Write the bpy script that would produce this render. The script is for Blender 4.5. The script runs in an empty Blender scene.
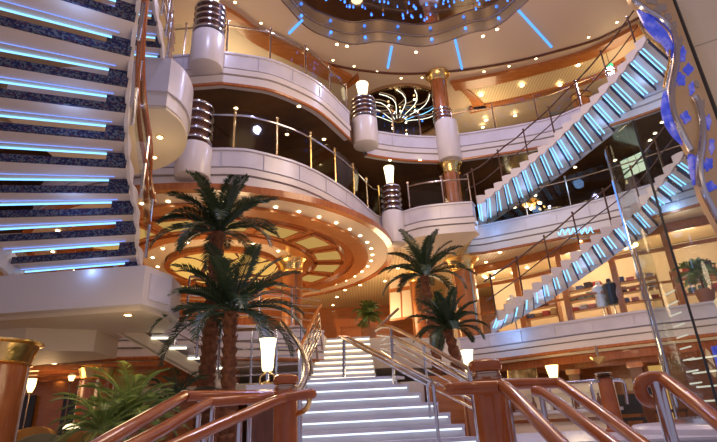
import bpy, bmesh, math, random
from mathutils import Vector, Matrix, noise
random.seed(7)
PI = math.pi
scene = bpy.context.scene
COL = scene.collection

# ------------------------------------------------------------------ camera
FPX, CX, CY = 500.0, 358.5, 221.0
up = Vector((294.0-CX, -(-1012.0-CY), -FPX)).normalized()
fw = Vector((0, 0, -1)); ay = (fw-up*fw.dot(up)).normalized(); ax = ay.cross(up)
R = Matrix((ax, ay, up))
EYE = Vector((0, 0, 0.5))
cam = bpy.data.cameras.new('camera'); cam.sensor_width = 36; cam.lens = FPX/717*36; cam.clip_start = 0.05
co = bpy.data.objects.new('camera', cam); COL.objects.link(co)
co.matrix_world = Matrix.Translation(EYE) @ R.to_4x4(); scene.camera = co
scene.view_settings.view_transform = 'Standard'; scene.view_settings.look = 'None'
scene.view_settings.gamma = 1; scene.view_settings.use_curve_mapping = False
scene.view_settings.exposure = 0.0

def ray(px, py): return R @ Vector((px-CX, -(py-CY), -FPX))
def Z(px, py, z):
    d = ray(px, py); return EYE+d*((z-EYE.z)/d.z)
def D(px, py, y):
    d = ray(px, py); return EYE+d*(y/d.y)
def V(x, y, z=0.0): return Vector((x, y, z))

# ------------------------------------------------------------------ materials
def mat(name, base, rough=0.5, metal=0.0, vary=None, scale=4.0, kind='noise', stretch=(1, 1, 1), bump=0.0, spec=0.5, emit=None, estr=0.0, coat=0.0):
    m = bpy.data.materials.new(name); m.use_nodes = True
    nt = m.node_tree; b = nt.nodes['Principled BSDF']
    b.inputs['Base Color'].default_value = (*base, 1); b.inputs['Roughness'].default_value = rough
    b.inputs['Metallic'].default_value = metal; b.inputs['Specular IOR Level'].default_value = spec
    b.inputs['Coat Weight'].default_value = coat
    if emit: b.inputs['Emission Color'].default_value = (*emit, 1); b.inputs['Emission Strength'].default_value = estr
    if vary or bump:
        tc = nt.nodes.new('ShaderNodeTexCoord'); mp = nt.nodes.new('ShaderNodeMapping'); mp.inputs['Scale'].default_value = stretch
        nt.links.new(tc.outputs['Object'], mp.inputs['Vector'])
        if kind == 'voronoi':
            t = nt.nodes.new('ShaderNodeTexVoronoi'); t.inputs['Scale'].default_value = scale; out = t.outputs['Color']
            sep = nt.nodes.new('ShaderNodeSeparateColor'); nt.links.new(out, sep.inputs[0]); out = sep.outputs[0]
        elif kind == 'wave':
            t = nt.nodes.new('ShaderNodeTexWave'); t.inputs['Scale'].default_value = scale; t.inputs['Distortion'].default_value = 3; out = t.outputs['Fac']
        elif kind == 'stripe':
            t = nt.nodes.new('ShaderNodeTexWave'); t.inputs['Scale'].default_value = scale; t.inputs['Distortion'].default_value = 0; out = t.outputs['Fac']
        else:
            t = nt.nodes.new('ShaderNodeTexNoise'); t.inputs['Scale'].default_value = scale; t.inputs['Detail'].default_value = 6; out = t.outputs['Fac']
        nt.links.new(mp.outputs['Vector'], t.inputs['Vector'])
        if vary:
            cr = nt.nodes.new('ShaderNodeValToRGB'); els = cr.color_ramp.elements
            cols = [base]+(vary if isinstance(vary, list) else [vary])
            while len(els) < len(cols): els.new(0.5)
            for i, c in enumerate(cols):
                els[i].position = 0.3+0.4*i/(len(cols)-1); els[i].color = (*c, 1)
            nt.links.new(out, cr.inputs['Fac']); nt.links.new(cr.outputs['Color'], b.inputs['Base Color'])
        if bump:
            bp = nt.nodes.new('ShaderNodeBump'); bp.inputs['Strength'].default_value = bump; bp.inputs['Distance'].default_value = 0.02
            nt.links.new(out, bp.inputs['Height']); nt.links.new(bp.outputs['Normal'], b.inputs['Normal'])
    return m
def emat(name, c, s):
    m = bpy.data.materials.new(name); m.use_nodes = True; nt = m.node_tree; nt.nodes.clear()
    e = nt.nodes.new('ShaderNodeEmission'); e.inputs[0].default_value = (*c, 1); e.inputs[1].default_value = s
    o = nt.nodes.new('ShaderNodeOutputMaterial'); nt.links.new(e.outputs[0], o.inputs[0]); return m
def gmat(name, tint=(0.93, 0.96, 0.95), refl=0.09, rough=0.03):
    m = bpy.data.materials.new(name); m.use_nodes = True; nt = m.node_tree; nt.nodes.clear()
    t = nt.nodes.new('ShaderNodeBsdfTransparent'); t.inputs[0].default_value = (*tint, 1)
    g = nt.nodes.new('ShaderNodeBsdfGlossy'); g.inputs['Roughness'].default_value = rough
    lw = nt.nodes.new('ShaderNodeLayerWeight'); lw.inputs[0].default_value = 0.5
    pw = nt.nodes.new('ShaderNodeMath'); pw.operation = 'POWER'; pw.inputs[1].default_value = 4.0
    nt.links.new(lw.outputs['Facing'], pw.inputs[0])
    mt = nt.nodes.new('ShaderNodeMath'); mt.operation = 'MULTIPLY_ADD'; mt.inputs[1].default_value = 0.35; mt.inputs[2].default_value = refl*0.5
    mx = nt.nodes.new('ShaderNodeMixShader'); o = nt.nodes.new('ShaderNodeOutputMaterial')
    nt.links.new(pw.outputs[0], mt.inputs[0]); nt.links.new(mt.outputs[0], mx.inputs[0])
    nt.links.new(t.outputs[0], mx.inputs[1]); nt.links.new(g.outputs[0], mx.inputs[2]); nt.links.new(mx.outputs[0], o.inputs[0])
    return m
M = dict(
    marble=mat('pale_marble', (0.60, 0.56, 0.62), 0.25, vary=(0.70, 0.66, 0.71), scale=2.2),  # base colour carries a lavender tint of the blue light
    drum=mat('white_lacquer', (0.70, 0.63, 0.60), 0.3),
    groove=mat('grey_groove', (0.33, 0.29, 0.30), 0.5), joint=mat('marble_joint', (0.55, 0.52, 0.55), 0.5),
    cream=mat('cream_paint', (0.82, 0.70, 0.52), 0.55),
    ceil=mat('beige_ceiling', (0.74, 0.58, 0.44), 0.5),
    slat=mat('slatted_cream_ceiling', (0.80, 0.66, 0.42), 0.5, vary=(0.66, 0.50, 0.29), scale=3.0, kind='stripe'),
    ringc=mat('inner_ceiling', (0.66, 0.51, 0.41), 0.5),
    silver=mat('champagne_band', (0.46, 0.37, 0.24), 0.42, 0.35),
    wood=mat('mahogany', (0.36, 0.10, 0.03), 0.25, vary=(0.50, 0.17, 0.05), scale=3, stretch=(6, 6, 1), coat=0.4),
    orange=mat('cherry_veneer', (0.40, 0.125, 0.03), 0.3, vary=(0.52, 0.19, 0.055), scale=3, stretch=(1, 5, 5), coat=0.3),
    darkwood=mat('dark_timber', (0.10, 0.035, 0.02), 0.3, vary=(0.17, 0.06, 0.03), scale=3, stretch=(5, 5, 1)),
    railwood=mat('handrail_timber', (0.36, 0.085, 0.02), 0.18, vary=(0.47, 0.135, 0.03), scale=6, coat=0.35),
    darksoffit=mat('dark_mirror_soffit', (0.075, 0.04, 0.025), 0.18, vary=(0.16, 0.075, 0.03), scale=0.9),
    gold=mat('polished_brass', (0.95, 0.66, 0.25), 0.22, 1.0, bump=0.5, scale=9),
    goldgl=mat('gold_ornament', (1, 0.7, 0.3), 0.25, 1.0, emit=(1, 0.62, 0.2), estr=1.5),
    chrome=mat('chrome', (0.68, 0.68, 0.74), 0.16, 1.0),
    bronze=mat('bronze_metal', (0.55, 0.40, 0.28), 0.22, 1.0),
    black=mat('black_metal', (0.03, 0.028, 0.028), 0.35),
    carpet=mat('floral_carpet', (0.012, 0.016, 0.06), 0.9, vary=[(0.03, 0.045, 0.13), (0.10, 0.03, 0.05), (0.12, 0.14, 0.17)], scale=55, kind='voronoi'),
    treadw=mat('cream_tread', (0.78, 0.66, 0.56), 0.35),
    stepw=mat('white_step', (0.66, 0.65, 0.71), 0.25, vary=(0.58, 0.57, 0.64), scale=3),
    floor=mat('polished_floor', (0.70, 0.66, 0.66), 0.12, vary=(0.6, 0.56, 0.55), scale=1.2),
    led=emat('cyan_light', (0.20, 0.56, 1.0), 2.3),
    ledv=emat('violet_blue_light', (0.22, 0.34, 1.0), 1.3),
    led2=emat('blue_light', (0.10, 0.28, 1.0), 2.0),
    white=emat('white_light', (1.0, 0.86, 0.66), 7.0),
    dl=emat('downlight_glow', (1.0, 0.80, 0.45), 14.0),
    star=emat('star_glow', (0.06, 0.22, 1.0), 3.0),
    strip=emat('blue_strip_light', (0.09, 0.35, 1.0), 1.8), ledrefl=emat('pale_led_reflection', (1.0, 0.93, 0.75), 0.75),
    darkrail=mat('dark_bronze', (0.13, 0.065, 0.04), 0.25, 0.4),
    lamp=emat('frosted_lamp_glow', (1.0, 0.80, 0.48), 3.2),
    sconce=emat('sconce_glow', (1.0, 0.66, 0.25), 4.5),
    amber=emat('amber_backlit_glass', (1.0, 0.58, 0.16), 0.5),
    dome=emat('backlit_dome_glass', (1.0, 0.55, 0.13), 0.85),
    screen=emat('lit_window_pane', (0.80, 1.0, 0.82), 1.3),
    stepglow=emat('warm_step_light', (1.0, 0.93, 0.72), 2.2),
    stepglowb=emat('cool_step_light', (0.80, 0.90, 1.0), 1.6),
    glass=gmat('clear_glass'), glass2=gmat('smoked_glass', (0.84, 0.80, 0.74), 0.05), shopglass=gmat('shop_glass', (0.97, 0.95, 0.92), 0.03),
    mirror=mat('mirror_ceiling', (0.60, 0.52, 0.48), 0.06, 1.0),
    leaf=mat('palm_leaf', (0.018, 0.04, 0.016), 0.35, vary=(0.05, 0.085, 0.035), scale=3),
    leafg=mat('fresh_leaf', (0.07, 0.14, 0.025), 0.4, vary=(0.27, 0.33, 0.08), scale=5),
    trunk=mat('palm_bark', (0.14, 0.05, 0.022), 0.8, vary=(0.30, 0.11, 0.045), scale=14, bump=1.0),
    pot=mat('terracotta', (0.35, 0.15, 0.07), 0.6),
    screenp=mat('bronze_gold_panel', (0.62, 0.42, 0.24), 0.35, 0.35, vary=(0.70, 0.52, 0.34), scale=2),
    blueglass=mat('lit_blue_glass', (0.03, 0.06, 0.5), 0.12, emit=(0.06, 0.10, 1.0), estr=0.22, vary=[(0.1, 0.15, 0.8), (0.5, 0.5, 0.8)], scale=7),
    grey=mat('grey_inset', (0.36, 0.31, 0.30), 0.3),
    panel=mat('beige_wall_panel', (0.66, 0.55, 0.43), 0.3),
    chair=mat('orange_leather', (0.62, 0.30, 0.06), 0.5),
    green=mat('sage_upholstery', (0.35, 0.33, 0.20), 0.7),
    white_china=mat('white_china', (0.8, 0.78, 0.74), 0.25),
    paper=mat('picture_canvas', (0.75, 0.60, 0.38), 0.6, vary=[(0.2, 0.3, 0.4), (0.8, 0.7, 0.5)], scale=4),
)
def cloth(i):
    pal = [(0.75, 0.15, 0.12), (0.8, 0.75, 0.68), (0.15, 0.25, 0.45), (0.7, 0.5, 0.2), (0.25, 0.4, 0.3), (0.85, 0.4, 0.35), (0.1, 0.1, 0.12)]
    k = 'cloth%d' % (i % 7)
    if k not in M: M[k] = mat('folded_fabric', pal[i % 7], 0.8)
    return M[k]

# ------------------------------------------------------------------ mesh builder
LAST = [None]
class MB:
    def __init__(s): s.v = []; s.f = []
    def add(s, vs, fs):
        n = len(s.v); s.v += [Vector(p) for p in vs]; s.f += [tuple(i+n for i in f) for f in fs]; return s
    def box(s, c, d, rz=0, axes=None):
        if axes is None: axes = (V(math.cos(rz), math.sin(rz), 0), V(-math.sin(rz), math.cos(rz), 0), V(0, 0, 1))
        c = Vector(c); h = [axes[i]*(d[i]/2) for i in range(3)]
        vs = [c+h[0]*x+h[1]*y+h[2]*z for z in (-1, 1) for y in (-1, 1) for x in (-1, 1)]
        return s.add(vs, [(0, 2, 3, 1), (4, 5, 7, 6), (0, 1, 5, 4), (2, 6, 7, 3), (0, 4, 6, 2), (1, 3, 7, 5)])
    def prism(s, poly, z0, z1):
        n = len(poly); vs = [(p[0], p[1], z0) for p in poly]+[(p[0], p[1], z1) for p in poly]
        return s.add(vs, [tuple(range(n))[::-1], tuple(range(n, 2*n))]+[(i, (i+1) % n, n+(i+1) % n, n+i) for i in range(n)])
    def slabpoly(s, poly, off):   # 3D polygon extruded by a vector
        n = len(poly); off = Vector(off); vs = [Vector(p) for p in poly]+[Vector(p)+off for p in poly]
        return s.add(vs, [tuple(range(n))[::-1], tuple(range(n, 2*n))]+[(i, (i+1) % n, n+(i+1) % n, n+i) for i in range(n)])
    def strip(s, a, b):
        n = len(a); return s.add(list(a)+list(b), [(i, i+1, n+i+1, n+i) for i in range(n-1)])
    def wall(s, line, z0, z1, th, closed=False):   # vertical band along an XY line; th to the right-hand normal side
        q = offset(line, th); n = len(line)
        vs = []
        for i in range(n):
            a, b = line[i], q[i]
            za = z0[i] if isinstance(z0, (list, tuple)) else z0; zb = z1[i] if isinstance(z1, (list, tuple)) else z1
            vs += [(a[0], a[1], za), (a[0], a[1], zb), (b[0], b[1], zb), (b[0], b[1], za)]
        fs = []
        m = n if closed else n-1
        for i in range(m):
            j = (i+1) % n
            for k in range(4): fs.append((4*i+k, 4*j+k, 4*j+(k+1) % 4, 4*i+(k+1) % 4))
        if not closed: fs += [(3, 2, 1, 0), (4*n-4, 4*n-3, 4*n-2, 4*n-1)]
        return s.add(vs, fs)
    def tube(s, pts, r, n=8, closed=False):
        pts = [Vector(p) for p in pts]; m = len(pts); vs = []; fs = []
        nrm = None
        for i, p in enumerate(pts):
            a = pts[(i-1) % m] if (closed or i > 0) else p; b = pts[(i+1) % m] if (closed or i < m-1) else p
            t = (b-a).normalized()
            if nrm is None: nrm = t.orthogonal().normalized()
            nrm = (nrm-t*nrm.dot(t)).normalized(); bi = t.cross(nrm)
            rr = r[i] if isinstance(r, (list, tuple)) else r
            vs += [p+(nrm*math.cos(2*PI*k/n)+bi*math.sin(2*PI*k/n))*rr for k in range(n)]
        for i in range(m if closed else m-1):
            j = (i+1) % m
            fs += [(i*n+k, i*n+(k+1) % n, j*n+(k+1) % n, j*n+k) for k in range(n)]
        if not closed: fs += [tuple(range(n))[::-1], tuple(range((m-1)*n, m*n))]
        return s.add(vs, fs)
    def lathe(s, prof, c, n=24, axis=None):
        c = Vector(c); vs = []; fs = []; m = len(prof)
        for r, z in prof: vs += [c+V(r*math.cos(2*PI*k/n), r*math.sin(2*PI*k/n), z) for k in range(n)]
        for i in range(m-1): fs += [(i*n+k, i*n+(k+1) % n, (i+1)*n+(k+1) % n, (i+1)*n+k) for k in range(n)]
        fs += [tuple(range(n))[::-1], tuple(range((m-1)*n, m*n))]
        return s.add(vs, fs)
    def sphere(s, c, r, n=8):
        prof = [(max(0.001, r*math.sin(PI*i/n)), -r*math.cos(PI*i/n)) for i in range(n+1)]
        return s.lathe(prof, c, n)
    def annulus(s, c, r0, r1, z0, z1, n=48, a0=0, a1=2*PI):
        full = abs(a1-a0-2*PI) < 1e-6; k = n if full else n+1
        vs = []
        for i in range(k):
            a = a0+(a1-a0)*i/n; x, y = math.cos(a), math.sin(a)
            vs += [(c[0]+r0*x, c[1]+r0*y, z0), (c[0]+r1*x, c[1]+r1*y, z0), (c[0]+r1*x, c[1]+r1*y, z1), (c[0]+r0*x, c[1]+r0*y, z1)]
        fs = []
        for i in range(n):
            j = (i+1) % k
            for q in range(4): fs.append((4*i+q, 4*j+q, 4*j+(q+1) % 4, 4*i+(q+1) % 4))
        if not full: fs += [(3, 2, 1, 0), (4*n, 4*n+1, 4*n+2, 4*n+3)]
        return s.add(vs, fs)
    def build(s, name, m, parent=None, loc=None, smooth=35):
        base = Vector(parent['wloc']) if parent else (Vector(loc) if loc is not None else V(0, 0, 0))
        me = bpy.data.meshes.new(name); me.from_pydata([p-base for p in s.v], [], s.f); me.validate()
        bm = bmesh.new(); bm.from_mesh(me); bmesh.ops.recalc_face_normals(bm, faces=bm.faces); bm.to_mesh(me); bm.free()
        me.materials.append(M[m] if isinstance(m, str) else m)
        if smooth:
            me.polygons.foreach_set('use_smooth', [True]*len(me.polygons)); me.set_sharp_from_angle(angle=math.radians(smooth))
        o = bpy.data.objects.new(name, me); COL.objects.link(o)
        if parent:
            o.parent = parent; o['wloc'] = parent['wloc']
        else: o.location = base; o['wloc'] = list(base)
        LAST[0] = o
        return o
def offset(line, d):
    n = len(line); out = []
    for i in range(n):
        a = Vector(line[max(0, i-1)][:2]); b = Vector(line[min(n-1, i+1)][:2]); t = (b-a).normalized()
        out.append((line[i][0]+t.y*d, line[i][1]-t.x*d))
    return out
def cr(pts, k=6):    # Catmull-Rom
    pts = [Vector(p) for p in pts]; out = []
    P = [2*pts[0]-pts[1]]+pts+[2*pts[-1]-pts[-2]]
    for i in range(1, len(P)-2):
        for j in range(k):
            t = j/k; p0, p1, p2, p3 = P[i-1:i+3]
            out.append(0.5*((2*p1)+(p2-p0)*t+(2*p0-5*p1+4*p2-p3)*t*t+(3*p1-p0-3*p2+p3)*t**3))
    out.append(pts[-1]); return out
def thing(name, label, cat, loc=(0, 0, 0), group=None):
    o = bpy.data.objects.new(name, None); COL.objects.link(o); o.empty_display_size = 0.1
    o.location = loc; o['wloc'] = list(loc); o['label'] = label; o['category'] = cat
    if group: o['group'] = group
    return o
def tag(o, label, cat, group=None, kind=None):
    if label: o['label'] = label; o['category'] = cat
    if group: o['group'] = group
    if kind: o['kind'] = kind
    return o
def struct(o): o['kind'] = 'structure'; return o
def resample(line, step):
    pts = [Vector(p) for p in line]; out = [pts[0].copy()]; acc = 0
    for a, b in zip(pts, pts[1:]):
        L = (b-a).length; d = step-acc
        while d <= L: out.append(a+(b-a)*(d/L)); d += step
        acc = (acc+L) % step
    return out
def xy(p): return V(p[0], p[1])

F1, F2, F3, F4, CE = 0.0, 2.6, 6.1, 8.9, 11.5

# ------------------------------------------------------------------ setting: decks, walls, ceiling
FL = -0.6
struct(MB().prism([(-18, -6), (18, -6), (18, 24), (-18, 24)], FL-0.2, FL).build('floor', 'floor'))
def arc(c, r, a0, a1, n): return [V(c[0]+r*math.cos(math.radians(a0+(a1-a0)*i/n)), c[1]+r*math.sin(math.radians(a0+(a1-a0)*i/n))) for i in range(n+1)]
back = [V(17, 24), V(-17, 24)]
# lines of the deck edges, left to right, seen from above
L4a = arc((-3.82, 13.23), 3.85, 200, 252, 6)+[xy(p) for p in cr([Z(*p, F4) for p in [(223, 51), (245, 54), (272, 59), (300, 71), (323, 85), (350, 112)]], 4)]
L4m = [xy(p) for p in cr([Z(*p, F4) for p in [(366, 128), (380, 131), (405, 134.5), (437, 136)]], 4)]
L4r = [xy(p) for p in cr([Z(*p, F4) for p in [(440, 136), (460, 133.5), (490, 129), (520, 124), (555, 116), (583, 105)]]+[V(8.6, 11.2), V(10.5, 8.6), V(12, 5)], 4)]
L3a = arc((-4.04, 14.07), 4.95, 190, 268, 10)+[xy(p) for p in cr([Z(*p, F3) for p in [(228, 147.5), (255, 150), (306, 165), (350, 191), (376, 214)]]+[V(0.85, 13.6)], 4)]
L3b = [V(1.02, 13.75), V(1.15, 13.2)]+[xy(p) for p in cr([Z(*p, F3) for p in [(403, 211), (420, 206), (445, 203), (472, 201)]], 3)]+[V(3.35, 13.1)]
L3r = [V(3.36, 14.75)]+[xy(p) for p in cr([V(3.8, 14.7)]+[Z(*p, F3) for p in [(509, 219), (560, 208), (623, 192)]]+[V(9.3, 10.9), V(11.5, 8)], 4)]
L2r = [xy(p) for p in cr([V(2.6, 14.3)]+[Z(*p, F2) for p in [(493, 333), (560, 322), (600, 316), (652, 308.5), (717, 300)]]+[V(10.2, 9.0), V(12.5, 6)], 4)]
L2l = [V(-12, 9.6), V(-6, 9.6), V(-3.6, 10.2), V(-2.0, 11.2), V(-0.95, 12.0)]
def slab(name, line, z0, z1, m, extra=()):
    return struct(MB().prism([tuple(p[:2]) for p in line]+[(16.5, line[-1][1]), (16.5, 23), (-16.5, 23), (-16.5, line[0][1])], z0, z1).build(name, m, smooth=0))
inn = lambda l, d=-0.13: [V(*p) for p in offset(l, d)]
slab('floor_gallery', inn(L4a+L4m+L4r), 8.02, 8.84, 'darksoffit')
slab('floor_promenade', inn(L3a+L3b+L3r), 5.22, 6.04, 'slat')
slab('floor_shopping_deck', inn(L2l)+[V(-0.95, 13.4), V(0.62, 13.4), V(2.5, 14.3)]+inn(L2r)[1:], 1.80, 2.58, 'cream')
# back walls, one per deck
def wallback(name, z0, z1, m, pts): struct(MB().wall(pts, z0, z1, -0.2).build(name, m))
wb = [(-16, 2), (-15, 12), (-9, 19.5), (-2, 21.5), (5, 21), (10, 18.5), (15, 12), (16, 2)]
wbx = [tuple(p) for p in cr([V(*p) for p in wb], 6)]
wallback('wall_hall', FL, 1.8, 'orange', wbx)
wallback('wall_shopping_deck', 2.58, 5.22, 'orange', wbx)
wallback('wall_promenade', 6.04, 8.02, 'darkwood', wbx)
wallback('wall_gallery', 8.84, CE+0.1, 'cream', wbx)

# top ceiling with its scalloped opening
op_px = [(296, 0), (307, 19), (319, 33), (331, 38), (354, 44), (378, 41), (396, 43), (419, 46), (441, 43), (472, 32), (490, 29), (508, 14), (526, -6)]
opn = [xy(Z(*p, CE)) for p in [(282, 0), (307, 27), (331, 38), (354, 44), (378, 41), (396, 43), (419, 46), (441, 43), (472, 32), (490, 29), (508, 18), (530, -2)]]
cc = V(2.45, 6.4)
def ang(p): return math.atan2(p.y-cc.y, p.x-cc.x)
opn = sorted(opn, key=ang, reverse=True)
a_end, a_start = ang(opn[-1]), ang(opn[0])
ext = []
for i in range(1, 30):
    a = a_end-(2*PI-(a_start-a_end))*i/30
    ext.append(cc+V(math.cos(a), math.sin(a))*(5.75+0.17*math.cos(a*11)))
opn_s = [xy(p) for p in cr(opn, 4)]+ext
ln_px = [(215, 0), (232, 16), (250, 30), (275, 44), (300, 55), (330, 64), (360, 70), (400, 73.5), (440, 72), (480, 67.5), (520, 60), (560, 50), (600, 38), (640, 17)]
ln = sorted([xy(Z(*p, CE)) for p in ln_px], key=ang, reverse=True)
a1_, a0_ = ang(ln[-1]), ang(ln[0])
lns = [xy(p) for p in cr(ln, 3)]
for i in range(1, 30):
    t = i/30; a = a1_-(2*PI-(a0_-a1_))*t
    lns.append(cc+V(math.cos(a), math.sin(a))*((ln[-1]-cc).length*(1-t)+(ln[0]-cc).length*t+0.3*math.sin(PI*t)))
def rad(line, a):   # radius of a closed star-shaped line at an angle
    best = None
    for p, q in zip(line, line[1:]+line[:1]):
        d = V(math.cos(a), math.sin(a)); e = q-p; den = d.x*e.y-d.y*e.x
        if abs(den) < 1e-9: continue
        w = p-cc; t = (w.x*e.y-w.y*e.x)/den; u = (w.x*d.y-w.y*d.x)/den
        if t > 0 and -1e-6 <= u <= 1+1e-6: best = t if best is None else max(best, t)
    return best or 6.0
NA = 220
angs = [2*PI*i/NA for i in range(NA+1)]
def ringpts(line, z, dr=0): return [V(cc.x+math.cos(a)*(rad(line, a)+dr), cc.y+math.sin(a)*(rad(line, a)+dr), z) for a in angs]
r_in, r_ln = ringpts(opn_s, CE), ringpts(lns, CE)
mb = MB(); mb.strip(r_in, r_ln); struct(mb.build('ceiling_ring', 'ringc'))
outer = [V(cc.x+math.cos(a)*26, cc.y+math.sin(a)*26, CE) for a in angs]
struct(MB().strip(ringpts(lns, CE), outer).build('ceiling', 'ceil'))
struct(MB().tube([p-V(0, 0, 0.0) for p in ringpts(lns, CE)[:-1]], 0.055, 6, True).build('trim_ceiling_ring', 'darkwood'))
mb = MB(); mb.strip(ringpts(opn_s, CE), ringpts(opn_s, CE+0.42, 0.06)); struct(mb.build('trim_opening_band', 'silver'))
mb = MB(); mb.tube(ringpts(opn_s, CE-0.01)[:-1], 0.022, 6, True); mb.tube(ringpts(opn_s, CE+0.43, 0.02)[:-1], 0.025, 6, True); struct(mb.build('trim_opening_edge', 'bronze'))
struct(MB().prism([tuple(p[:2]) for p in ringpts(opn_s, 0, 0.1)[:-1]], CE+0.43, CE+0.5).build('ceiling_mirror', 'mirror'))
# blue bulbs in the opening band and stars under the mirror
k = 0
for i in range(0, NA):
    a = angs[i]
    p = V(cc.x+math.cos(a)*(rad(opn_s, a)-0.03), cc.y+math.sin(a)*(rad(opn_s, a)-0.03), CE+0.2)
    if 0.35 < a < 2.85 and i % 6 == 0:
        tag(MB().sphere(p, 0.05, 6).build('blue_bulb', 'star', None, p), 'round blue bulb set in the gold scalloped band round the mirror ceiling', 'light bulb', 'blue bulbs of the scalloped band')
random.seed(3); n = 0
while n < 200:
    a = random.uniform(0.4, 2.75); r = 5.6*math.sqrt(random.uniform(0.15, 1))
    if r > rad(opn_s, a)-0.15: continue
    p = V(cc.x+math.cos(a)*r, cc.y+math.sin(a)*r, CE+0.40)
    if p.y < 9.3: continue
    tag(MB().sphere(p, random.choice((0.022, 0.03, 0.036)), 5).build('star_light', 'star', None, p), 'tiny blue point light on the mirrored ceiling inside the opening', 'star light', 'blue star lights of the mirror ceiling'); n += 1
# blue strips on the ceiling ring
for (a, b), w in zip([((302.5, 20), (289, 33.5)), ((391.8, 46.5), (387.8, 68)), ((455, 39), (462, 69)), ((518, 10), (551.6, 47))],
                     ['shortest blue light strip on the ceiling, left of the mirrored opening', 'blue light strip on the ceiling above the arched mirrored niche', 'blue light strip on the ceiling just right of the central column top', 'longest blue light strip on the ceiling, above the upper right stair']):
    p, q = Z(*a, CE-0.02), Z(*b, CE-0.02)
    tag(MB().tube([p, q], 0.035, 6).build('light_strip', 'strip', None, (p+q)/2), w, 'light strip', 'blue strips of the ceiling ring')

def downlights(px, z, label, group, r=0.055, m='dl'):
    for p in px:
        c = Z(*p, z-0.006); t = thing('downlight', label, 'downlight', c, group)
        MB().lathe([(r, 0), (r*0.9, -0.012), (0.001, -0.012)], c, 10).build('lens', m, t)
        MB().annulus(c, r, r*1.3, c.z-0.012, c.z+0.004, 10).build('bezel', 'gold', t)
downlights([(235, 2), (261, 23), (307, 49), (333, 60), (354, 66), (377, 71.5), (401, 78), (422, 77.5), (484, 71.5), (509, 66), (536, 58.5), (561, 50), (588.6, 37), (617, 22)], CE, 'small warm downlight in the row just outside the dark ceiling ring line', 'downlights round the ceiling ring', 0.038)
downlights([(337, 44), (347, 46), (483, 36), (497, 29), (416, 52)], CE, 'warm downlight close to the scalloped opening of the ceiling', 'downlights near the scalloped opening', 0.05)
downlights([(481, 95), (522, 85.5), (578, 65)], CE-0.12, 'bright warm downlight in the timber framed ceiling of the top right gallery', 'downlights of the timber framed ceiling', 0.075)
downlights([(486, 120), (515, 115.5), (560, 85), (483, 127)], CE-0.12, 'small warm downlight deep in the top right gallery', 'downlights deep in the top right gallery', 0.07)
# timber frames of the gallery ceiling
def bandpx(pxa, pxb, z, th, name, m):
    a = cr([Z(*p, z) for p in pxa], 4); b = cr([Z(*p, z) for p in pxb], 4)
    mb = MB(); mb.strip(a, b); mb.strip([p+V(0, 0, th) for p in a], [p+V(0, 0, th) for p in b]); mb.strip(a, [p+V(0, 0, th) for p in a]); mb.strip(b, [p+V(0, 0, th) for p in b])
    return struct(mb.build(name, m))
zc = CE-0.14
bandpx([(451, 84), (490, 77), (540, 66), (580, 55), (606, 44), (640, 26)], [(455, 91), (490, 86), (540, 74), (582, 62.5), (610, 51), (645, 33)], zc, 0.16, 'trim_gallery_ceiling_front', 'orange')
bandpx([(452, 86), (462, 92), (470, 101), (474, 110)], [(458, 86), (470, 92), (480, 101), (487, 108)], zc, 0.16, 'trim_gallery_ceiling_left', 'orange')
bandpx([(470, 108), (505, 101.5), (540, 93), (575, 83), (603, 73), (625, 60)], [(470, 114), (505, 106), (540, 98), (575, 88), (603, 78), (627, 65)], zc, 0.16, 'trim_gallery_ceiling_back', 'orange')
bandpx([(458, 88), (490, 83), (540, 71), (582, 60), (610, 49)], [(472, 110), (505, 104), (540, 95), (575, 85), (603, 75)], CE-0.05, 0.04, 'ceiling_gallery_panel', 'slat')
bandpx([(208, 0), (238, 17), (262, 34), (306, 55), (330, 67), (352, 78)], [(200, 5), (232, 27), (258, 46), (300, 66), (326, 80), (345, 86)], zc, 0.16, 'trim_gallery_ceiling_left_arc', 'orange')
bandpx([(345, 86), (356, 78), (358, 76)], [(346, 90), (358, 81), (359, 77)], zc, 0.16, 'trim_gallery_ceiling_tip', 'wood')

# ------------------------------------------------------------------ balcony fronts
def balcony(label, line, z0, z1, loc, wood=True, group=None):
    t = thing('balcony_front', label, 'balcony', (line[len(line)//2][0], line[len(line)//2][1], z0))
    h = z1-z0
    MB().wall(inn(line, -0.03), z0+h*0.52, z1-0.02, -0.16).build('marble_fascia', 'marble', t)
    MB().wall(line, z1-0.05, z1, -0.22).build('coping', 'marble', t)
    MB().wall(inn(line, -0.055), z0+h*0.46, z0+h*0.54, -0.15).build('groove_band', 'groove', t)
    MB().wall(line, z0+h*0.30, z0+h*0.46, -0.2).build('moulding', 'drum', t)
    MB().wall(inn(line, -0.05), z0+h*0.25, z0+h*0.31, -0.15).build('groove_band', 'groove', t)
    MB().wall(inn(line, -0.03), z0, z0+h*0.26, -0.2).build('lower_fascia', 'drum', t)
    if wood: MB().tube([V(p[0], p[1], z0) for p in inn(line, -0.05)], 0.045, 6).build('timber_edge', 'wood', t)
    # panel joints in the marble
    rs = resample(inn(line, -0.022), 0.9)
    for i in range(1, len(rs)-1):
        d = (rs[i+1]-rs[i-1]).normalized(); MB().box((rs[i].x, rs[i].y, z0+h*0.75), (0.012, 0.02, h*0.42), axes=(d, V(-d.y, d.x, 0), V(0, 0, 1))).build('panel_joint', 'joint', t)
    return t
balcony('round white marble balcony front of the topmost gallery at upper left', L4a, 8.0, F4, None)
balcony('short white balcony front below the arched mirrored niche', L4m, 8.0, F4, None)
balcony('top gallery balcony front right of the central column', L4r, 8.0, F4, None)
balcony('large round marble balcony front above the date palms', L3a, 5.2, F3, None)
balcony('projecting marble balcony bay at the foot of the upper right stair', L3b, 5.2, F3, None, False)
balcony('curved marble balcony front behind the lower right stair', L3r, 5.2, F3, None)
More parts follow.
